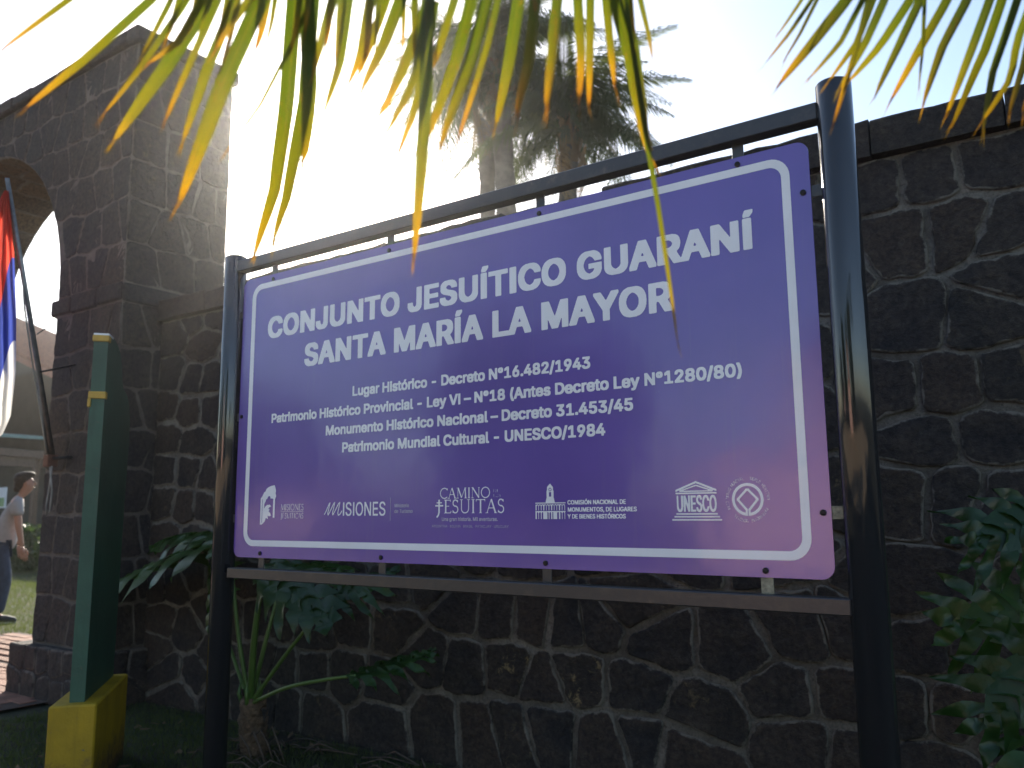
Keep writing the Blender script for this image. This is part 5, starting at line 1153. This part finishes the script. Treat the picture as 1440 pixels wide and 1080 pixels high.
# ------------------------------------------------------------------ person behind the archway
def skin(name, chains, radii, mat, par, sub=2, flat=None):
    """one continuous body from joined chains: points dict name->Vector, edges list"""
    me = bpy.data.meshes.new(name); keys = list(chains[0].keys()); idx = {k: i for i, k in enumerate(keys)}
    org = par.location
    me.from_pydata([tuple(Vector(chains[0][k])) for k in keys], [(idx[a], idx[b_]) for a, b_ in chains[1]], []); me.materials.append(mat)
    o = bpy.data.objects.new(name, me); COL.objects.link(o); o.parent = par
    md = o.modifiers.new('skin', 'SKIN'); md.use_smooth_shade = True; md.branch_smoothing = .6
    for k in keys:
        r_ = radii[k]; r_ = r_ if isinstance(r_, tuple) else (r_, r_); me.skin_vertices[0].data[idx[k]].radius = r_
    me.skin_vertices[0].data[0].use_root = True
    o.modifiers.new('sub', 'SUBSURF').render_levels = sub; o.modifiers['sub'].levels = sub
    return o
feet = atd(-8, 872, 9.9); gzp = gz(feet.x, feet.y)
man = empty('person', (feet.x, feet.y, gzp), 'person in a pale grey t-shirt and blue jeans standing beyond the archway, leaning forward', 'person')
fx = Vector((feet.y, -feet.x, 0)).normalized(); man.rotation_euler = (0, 0, math.atan2(fx.y, fx.x))   # local +x is the way he faces
skinm = simple('skin_tone', (.42, .22, .15), .55, var=.08); hairm = simple('brown_grey_hair', (.05, .032, .02), .7, var=.4, scale=60); shirtm = simple('pale_grey_cotton', (.36, .34, .34), .9, var=.08, scale=20, bmp=.01, bscale=12)
jeanm = simple('blue_denim', (.055, .07, .11), .9, var=.3, scale=12, bmp=.01, bscale=14); shoem = simple('dark_shoe', (.03, .032, .04), .7); solem = simple('white_sole', (.5, .5, .5), .7)
Pt = dict(pel=(.02, 0, .93), waist=(.04, 0, 1.06), chest=(.10, 0, 1.27), sh=(.14, 0, 1.42), neck=(.175, 0, 1.50), jaw=(.232, 0, 1.58), head=(.222, 0, 1.66), crown=(.215, 0, 1.73),
          ls=(.13, .17, 1.42), le=(.15, .22, 1.14), lw=(.19, .20, .90), rs=(.13, -.17, 1.42), re=(.17, -.24, 1.13), rw=(.22, -.24, .89),
          lh=(.0, .10, .90), lk=(-.06, .12, .50), la=(-.16, .13, .10), rh=(.0, -.10, .90), rk=(.08, -.11, .50), ra=(.02, -.12, .10), rt=(.12, -.12, .05), lt=(-.05, .13, .05))
E_ = [('pel', 'waist'), ('waist', 'chest'), ('chest', 'sh'), ('sh', 'neck'), ('neck', 'jaw'), ('jaw', 'head'), ('head', 'crown'), ('sh', 'ls'), ('ls', 'le'), ('le', 'lw'), ('sh', 'rs'), ('rs', 're'), ('re', 'rw'),
      ('pel', 'lh'), ('lh', 'lk'), ('lk', 'la'), ('pel', 'rh'), ('rh', 'rk'), ('rk', 'ra'), ('ra', 'rt'), ('la', 'lt')]
Rd = dict(pel=(.13, .10), waist=(.13, .10), chest=(.14, .10), sh=(.10, .08), neck=.048, jaw=(.070, .078), head=(.078, .098), crown=(.05, .06), ls=.055, le=.042, lw=.028, rs=.055, re=.042, rw=.028,
          lh=.085, lk=.058, la=.036, rh=.085, rk=.058, ra=.036, rt=.03, lt=.03)
body = skin('body', (Pt, E_), Rd, skinm, man)
def part_tubes(name, chains_, mat, nn=12):
    b = MB()
    for pts_, rr in chains_: b.tube(pts_, rr, nn)
    me = bpy.data.meshes.new(name); me.from_pydata([tuple(v) for v in b.V], [], b.F); me.materials.append(mat); me.polygons.foreach_set('use_smooth', [True]*len(me.polygons))
    o = bpy.data.objects.new(name, me); COL.objects.link(o); o.parent = man; return o
S2 = dict(hem=(.02, 0, .82), waist=(.035, 0, 1.04), chest=(.095, 0, 1.26), sh=(.135, 0, 1.425), col=(.175, 0, 1.468), ls=(.13, .18, 1.425), lm=(.14, .215, 1.25), rs=(.13, -.18, 1.425), rm=(.15, -.225, 1.24))
skin('t_shirt', (S2, [('hem', 'waist'), ('waist', 'chest'), ('chest', 'sh'), ('sh', 'col'), ('sh', 'ls'), ('ls', 'lm'), ('sh', 'rs'), ('rs', 'rm')]), dict(hem=(.185, .155), waist=(.19, .155), chest=(.18, .14), sh=(.12, .10), col=.065, ls=.078, lm=.078, rs=.078, rm=.080), shirtm, man)
J2 = dict(pel=(.02, 0, .92), lh=(.0, .09, .88), lk=(-.06, .12, .50), la=(-.155, .13, .11), rh=(.0, -.09, .88), rk=(.08, -.11, .50), ra=(.025, -.12, .11))
skin('jeans', (J2, [('pel', 'lh'), ('lh', 'lk'), ('lk', 'la'), ('pel', 'rh'), ('rh', 'rk'), ('rk', 'ra')]), dict(pel=(.13, .11), lh=.10, lk=.078, la=.068, rh=.10, rk=.078, ra=.068), jeanm, man)
for nm, (a, b_) in (('shoe', ('rt', -.12)), ('shoe', ('lt', .13))):
    x_ = .06 if a == 'rt' else -.11
    o = part_tubes(nm, [([(x_-.13, b_, .055), (x_-.05, b_, .065), (x_+.06, b_, .05), (x_+.14, b_, .035), (x_+.165, b_, .028)], [.035, .048, .046, .036, .015])], shoem)
    s__ = part_tubes('sole', [([(x_-.135, b_, .02), (x_, b_, .018), (x_+.10, b_, .018), (x_+.16, b_, .02)], [.02, .03, .034, .018])], solem); s__.parent = o
# hair as a cap with volume at the back and top, ear, nose, brow
def ell(b, c, r, n=12, m_=8):
    V = []; Fc = []
    for j in range(m_+1):
        for i in range(n):
            th_ = math.pi*j/m_; ph_ = 2*math.pi*i/n; V.append((c[0]+r[0]*math.sin(th_)*math.cos(ph_), c[1]+r[1]*math.sin(th_)*math.sin(ph_), c[2]+r[2]*math.cos(th_)))
    for j in range(m_):
        for i in range(n): Fc.append((j*n+i, (j+1)*n+i, (j+1)*n+(i+1) % n, j*n+(i+1) % n))
    b.add(V, Fc)
def lump(name, els, mat):
    b = MB()
    for c, r_ in els: ell(b, (c[0]-.042, c[1], c[2]-.01), r_)
    me = bpy.data.meshes.new(name); me.from_pydata([tuple(v) for v in b.V], [], b.F); me.materials.append(mat); me.polygons.foreach_set('use_smooth', [True]*len(me.polygons))
    o = bpy.data.objects.new(name, me); COL.objects.link(o); o.parent = man; return o
lump('hair', [((.215, 0, 1.715), (.100, .086, .085)), ((.19, 0, 1.66), (.068, .080, .085)), ((.27, 0, 1.77), (.085, .070, .036)), ((.165, 0, 1.60), (.045, .065, .05)), ((.245, 0, 1.75), (.085, .078, .055))], hairm)
lump('ear', [((.262, -.083, 1.655), (.018, .012, .030))], skinm); lump('ear', [((.262, .083, 1.655), (.018, .012, .030))], skinm)
lump('nose', [((.357, 0, 1.652), (.013, .012, .018)), ((.349, 0, 1.67), (.010, .010, .026))], skinm)
lump('eye', [((.340, -.034, 1.68), (.012, .014, .009))], shoem); lump('eye', [((.340, .034, 1.68), (.012, .014, .009))], shoem)
lump('mouth', [((.345, 0, 1.607), (.012, .022, .005))], simple('lip_tone', (.3, .12, .1), .5))
for sy in (-1, 1):
    w_ = Vector(Pt['rw'] if sy < 0 else Pt['lw']); ch = []; d = Vector((.25, 0, -1)).normalized()
    ch.append(([w_, w_+d*.05, w_+d*.10], [.020, .028, .024]))
    for q in range(4):
        o_ = Vector((.028-.018*q, sy*.006, 0)); L = (.075, .085, .08, .062)[q]; a = w_+d*.09+o_
        ch.append(([a, a+d*L*.5+Vector((.004, -sy*.008, 0)), a+d*L+Vector((-.004, -sy*.022, 0))], [.008, .007, .005]))
    ch.append(([w_+d*.03+Vector((.025, 0, 0)), w_+d*.06+Vector((.045, -sy*.01, 0)), w_+d*.10+Vector((.048, -sy*.015, 0))], [.012, .011, .007]))
    part_tubes('hand', ch, skinm, 8)

# ------------------------------------------------------------------ house, porch and poster beyond the archway
hs = empty('house', at(-60, 700, 16), 'dim grey house wall under a sloping red tiled roof, seen through the archway', 'house')
hx0, hx1 = at(-420, 500, 16).x, at(140, 520, 16).x; hz1 = at(68, 520, 16).z
MB().box(((hx0+hx1)/2, 18.0, hz1/2), (hx1-hx0)/2, 2.0, hz1/2).build('wall', M['darkwall'], hs)
ra_, rb_ = at(10, 486, 16), at(90, 524, 16); sl = (rb_.z-ra_.z)/(rb_.x-ra_.x); rx0 = hx0-.5; rx1 = hx1+.4
zr = lambda x: rb_.z+sl*(x-rb_.x)
V = []
for y in (15.4, 20.4):
    for x, dz in ((rx0, 0), (rx1, 0), (rx1, -.30), (rx0, -.30)): V.append((x, y, zr(x)+.1+dz))
rf = mk('roof', V, [(0, 1, 2, 3), (4, 7, 6, 5), (0, 4, 5, 1), (3, 2, 6, 7), (0, 3, 7, 4), (1, 5, 6, 2)], M['rooftile'], hs)
b = MB()
for k in range(22):
    y = 15.45+.23*k; b.tube([(rx0, y, zr(rx0)+.12), (rx1, y, zr(rx1)+.12)], .10, 8)
o = b.build('tile_ridges', M['rooftile'], hs, True); o['kind'] = 'stuff'
# gable wall fills the space under the roof
V = [(hx0, 16.0, 2), (hx1, 16.0, 2), (hx1, 16.0, zr(hx1)-.18), (hx0, 16.0, zr(hx0)-.18)]; V += [(x, 20, z) for x, y, z in V]
mk('gable', V, [(0, 1, 2, 3), (4, 7, 6, 5), (3, 2, 6, 7), (1, 5, 6, 2), (0, 3, 7, 4)], M['darkwall'], hs)
pc = empty('porch', at(0, 700, 13), 'low open porch with brown beams and a pale green edge in front of the house', 'porch')
def beam(a, b_, hz, hy, mat, nm, y): 
    p_, q_ = at(*a, y), at(*b_, y); c = (p_+q_)/2; X = (q_-p_).normalized(); Y_ = UZ.cross(X).normalized(); MB().box(c, (q_-p_).length/2, hy, hz, X, Y_, X.cross(Y_), bev=.01).build(nm, M[mat], pc)
beam((-200, 596), (58, 616), .05, 1.6, 'teal', 'roof_sheet', 13.6); beam((-200, 618), (64, 640), .10, .06, 'wood', 'beam', 12.4); beam((-200, 640), (60, 650), .16, .08, 'wood', 'beam', 12.6)
for px_ in (-120, -30, 52):
    t_ = at(px_, 645, 12.5); MB().box((t_.x, 12.5, t_.z/2), .08, .08, t_.z/2, bev=.01).build('porch_post', M['wood'], pc)
q0 = at(-220, 700, 14.9); q1 = at(95, 700, 14.9); MB().box(((q0.x+q1.x)/2, 15.2, 1.6), (q1.x-q0.x)/2, .1, 1.6).build('back_wall', M['darkwall'], pc)
ib = empty('information_board', at(5, 760, 11), 'white poster board with a green picture standing in front of the porch', 'information board')
c_ = at(2, 700, 11); MB().box(c_, .26, .02, .28, bev=.004).build('panel', M['boardpaper'], ib); MB().box(c_+Vector((.02, -.025, -.12)), .2, .003, .12).build('picture', simple('green_picture', (.12, .25, .08), .5), ib)
for s_ in (-.22, .22): MB().box((c_.x+s_, 11.04, (c_.z-.3)/2), .025, .025, (c_.z-.3)/2+.15).build('leg', M['iron'], ib)
# dark hedge beyond the lawn
def leafcloud(name, c, r, n, size, mat, seed, parent=None):
    r_ = np.random.default_rng(seed); d = r_.normal(size=(n, 3)); d /= np.linalg.norm(d, axis=1)[:, None]; rad = r_.uniform(.55, 1, n)**.6
    lump_ = np.array([1+.35*noise.noise(tuple(v*1.8+seed)) for v in d]); P0 = np.array(c)+d*np.array(r)*(rad*lump_)[:, None]
    a = r_.normal(size=(n, 3)); a /= np.linalg.norm(a, axis=1)[:, None]; bb = np.cross(a, r_.normal(size=(n, 3))); bb /= np.linalg.norm(bb, axis=1)[:, None]; s = size*r_.uniform(.6, 1.3, n)[:, None]
    V = np.stack([P0-a*s, P0+bb*s*.45, P0+a*s, P0-bb*s*.45], 1).reshape(-1, 3)
    return mk(name, V, [(4*i, 4*i+1, 4*i+2, 4*i+3) for i in range(n)], mat, parent)
hd = empty('hedge', at(60, 760, 9.5), 'dark green hedge growing behind the standing person', 'hedge')
for k in range(5):
    q = at(-120+50*k, 800, 9.5); leafcloud('foliage', (q.x, 9.6, .55), (.8, .45, .6), 2600, .06, M['treeleaf'], 30+k, hd)

# ------------------------------------------------------------------ unseen buildings and trees, added behind the viewer for reflections in sign and posts
pinkm = simple('rose_reflector_wall', (.88, .56, .48), .9, var=.12, scale=.6)
for x0_, x1_, y_, h_, nm_, lab in ((-6.6, -2.6, -11.5, 2.2, 'unseen_wall', 'low rose plastered garden wall across the path from the sign'), (-29.5, -22.5, -30, 4.4, 'house', 'small rose plastered house between the shade trees'),
                                   (-52, -42, -33, 4.6, 'house', 'long rose plastered house furthest along the square'), (-11, -7.6, -33, 8.0, 'house', 'tall narrow rose plastered house behind the garden wall')):
    bk = empty(nm_, ((x0_+x1_)/2, y_, 0), lab+', out of view, added for its reflection in the sign', nm_.replace('_', ' '))
    dp = .15 if nm_ == 'unseen_wall' else 2.5
    MB().box(((x0_+x1_)/2, y_-dp, h_/2), (x1_-x0_)/2, dp, h_/2).build('wall', pinkm, bk)
    MB().box(((x0_+x1_)/2, y_-dp, h_+.06), (x1_-x0_)/2+.1, dp+.1, .06).build('coping' if dp < 1 else 'roof', M['rooftile'], bk)
for k, (x, y, h, lab) in enumerate(((-14, -17, 7, 'broad shade tree left of the garden wall'), (-20, -24, 8, 'tall shade tree beside the small house'), (-36, -24, 8, 'shade tree between the two far houses'), (1.5, -16, 7, 'shade tree right of the garden wall'), (-30, -14, 7, 'shade tree nearest the gateway'))):
    t = empty('reflected_tree', (x, y, 0), lab+', out of view, added for its reflection in sign and posts', 'tree'); MB().tube([(x, y, 0), (x+.1, y, h*.3), (x, y, h*.6)], [.28, .2, .12], 10).build('trunk', M['trunk'], t, True)
    for a in range(4): MB().tube([(x, y, h*.35), (x+1.4*math.cos(a*1.6), y+1.4*math.sin(a*1.6), h*.7)], [.1, .04], 6).build('limb', M['trunk'], t, True)
    leafcloud('crown', (x, y, h*.58), (3.6, 3.6, 3.2), 9000, .18, M['treeleaf'], 50+k, t)

# ------------------------------------------------------------------ thin scattering air added to stand in for lens glare round the sun
m = bpy.data.materials.new('glare_haze'); m.use_nodes = True; nt = m.node_tree; nt.nodes.remove(nt.nodes['Principled BSDF'])
pv = nt.nodes.new('ShaderNodeVolumePrincipled'); pv.inputs['Density'].default_value = .00125; pv.inputs['Anisotropy'].default_value = .90; pv.inputs['Color'].default_value = (.98, .96, .94, 1)
nt.links.new(pv.outputs[0], nt.nodes['Material Output'].inputs['Volume'])
tag(MB().box((0, 0, 6.5), 320, 320, 7.6).build('glare_volume', m), kind='stuff')
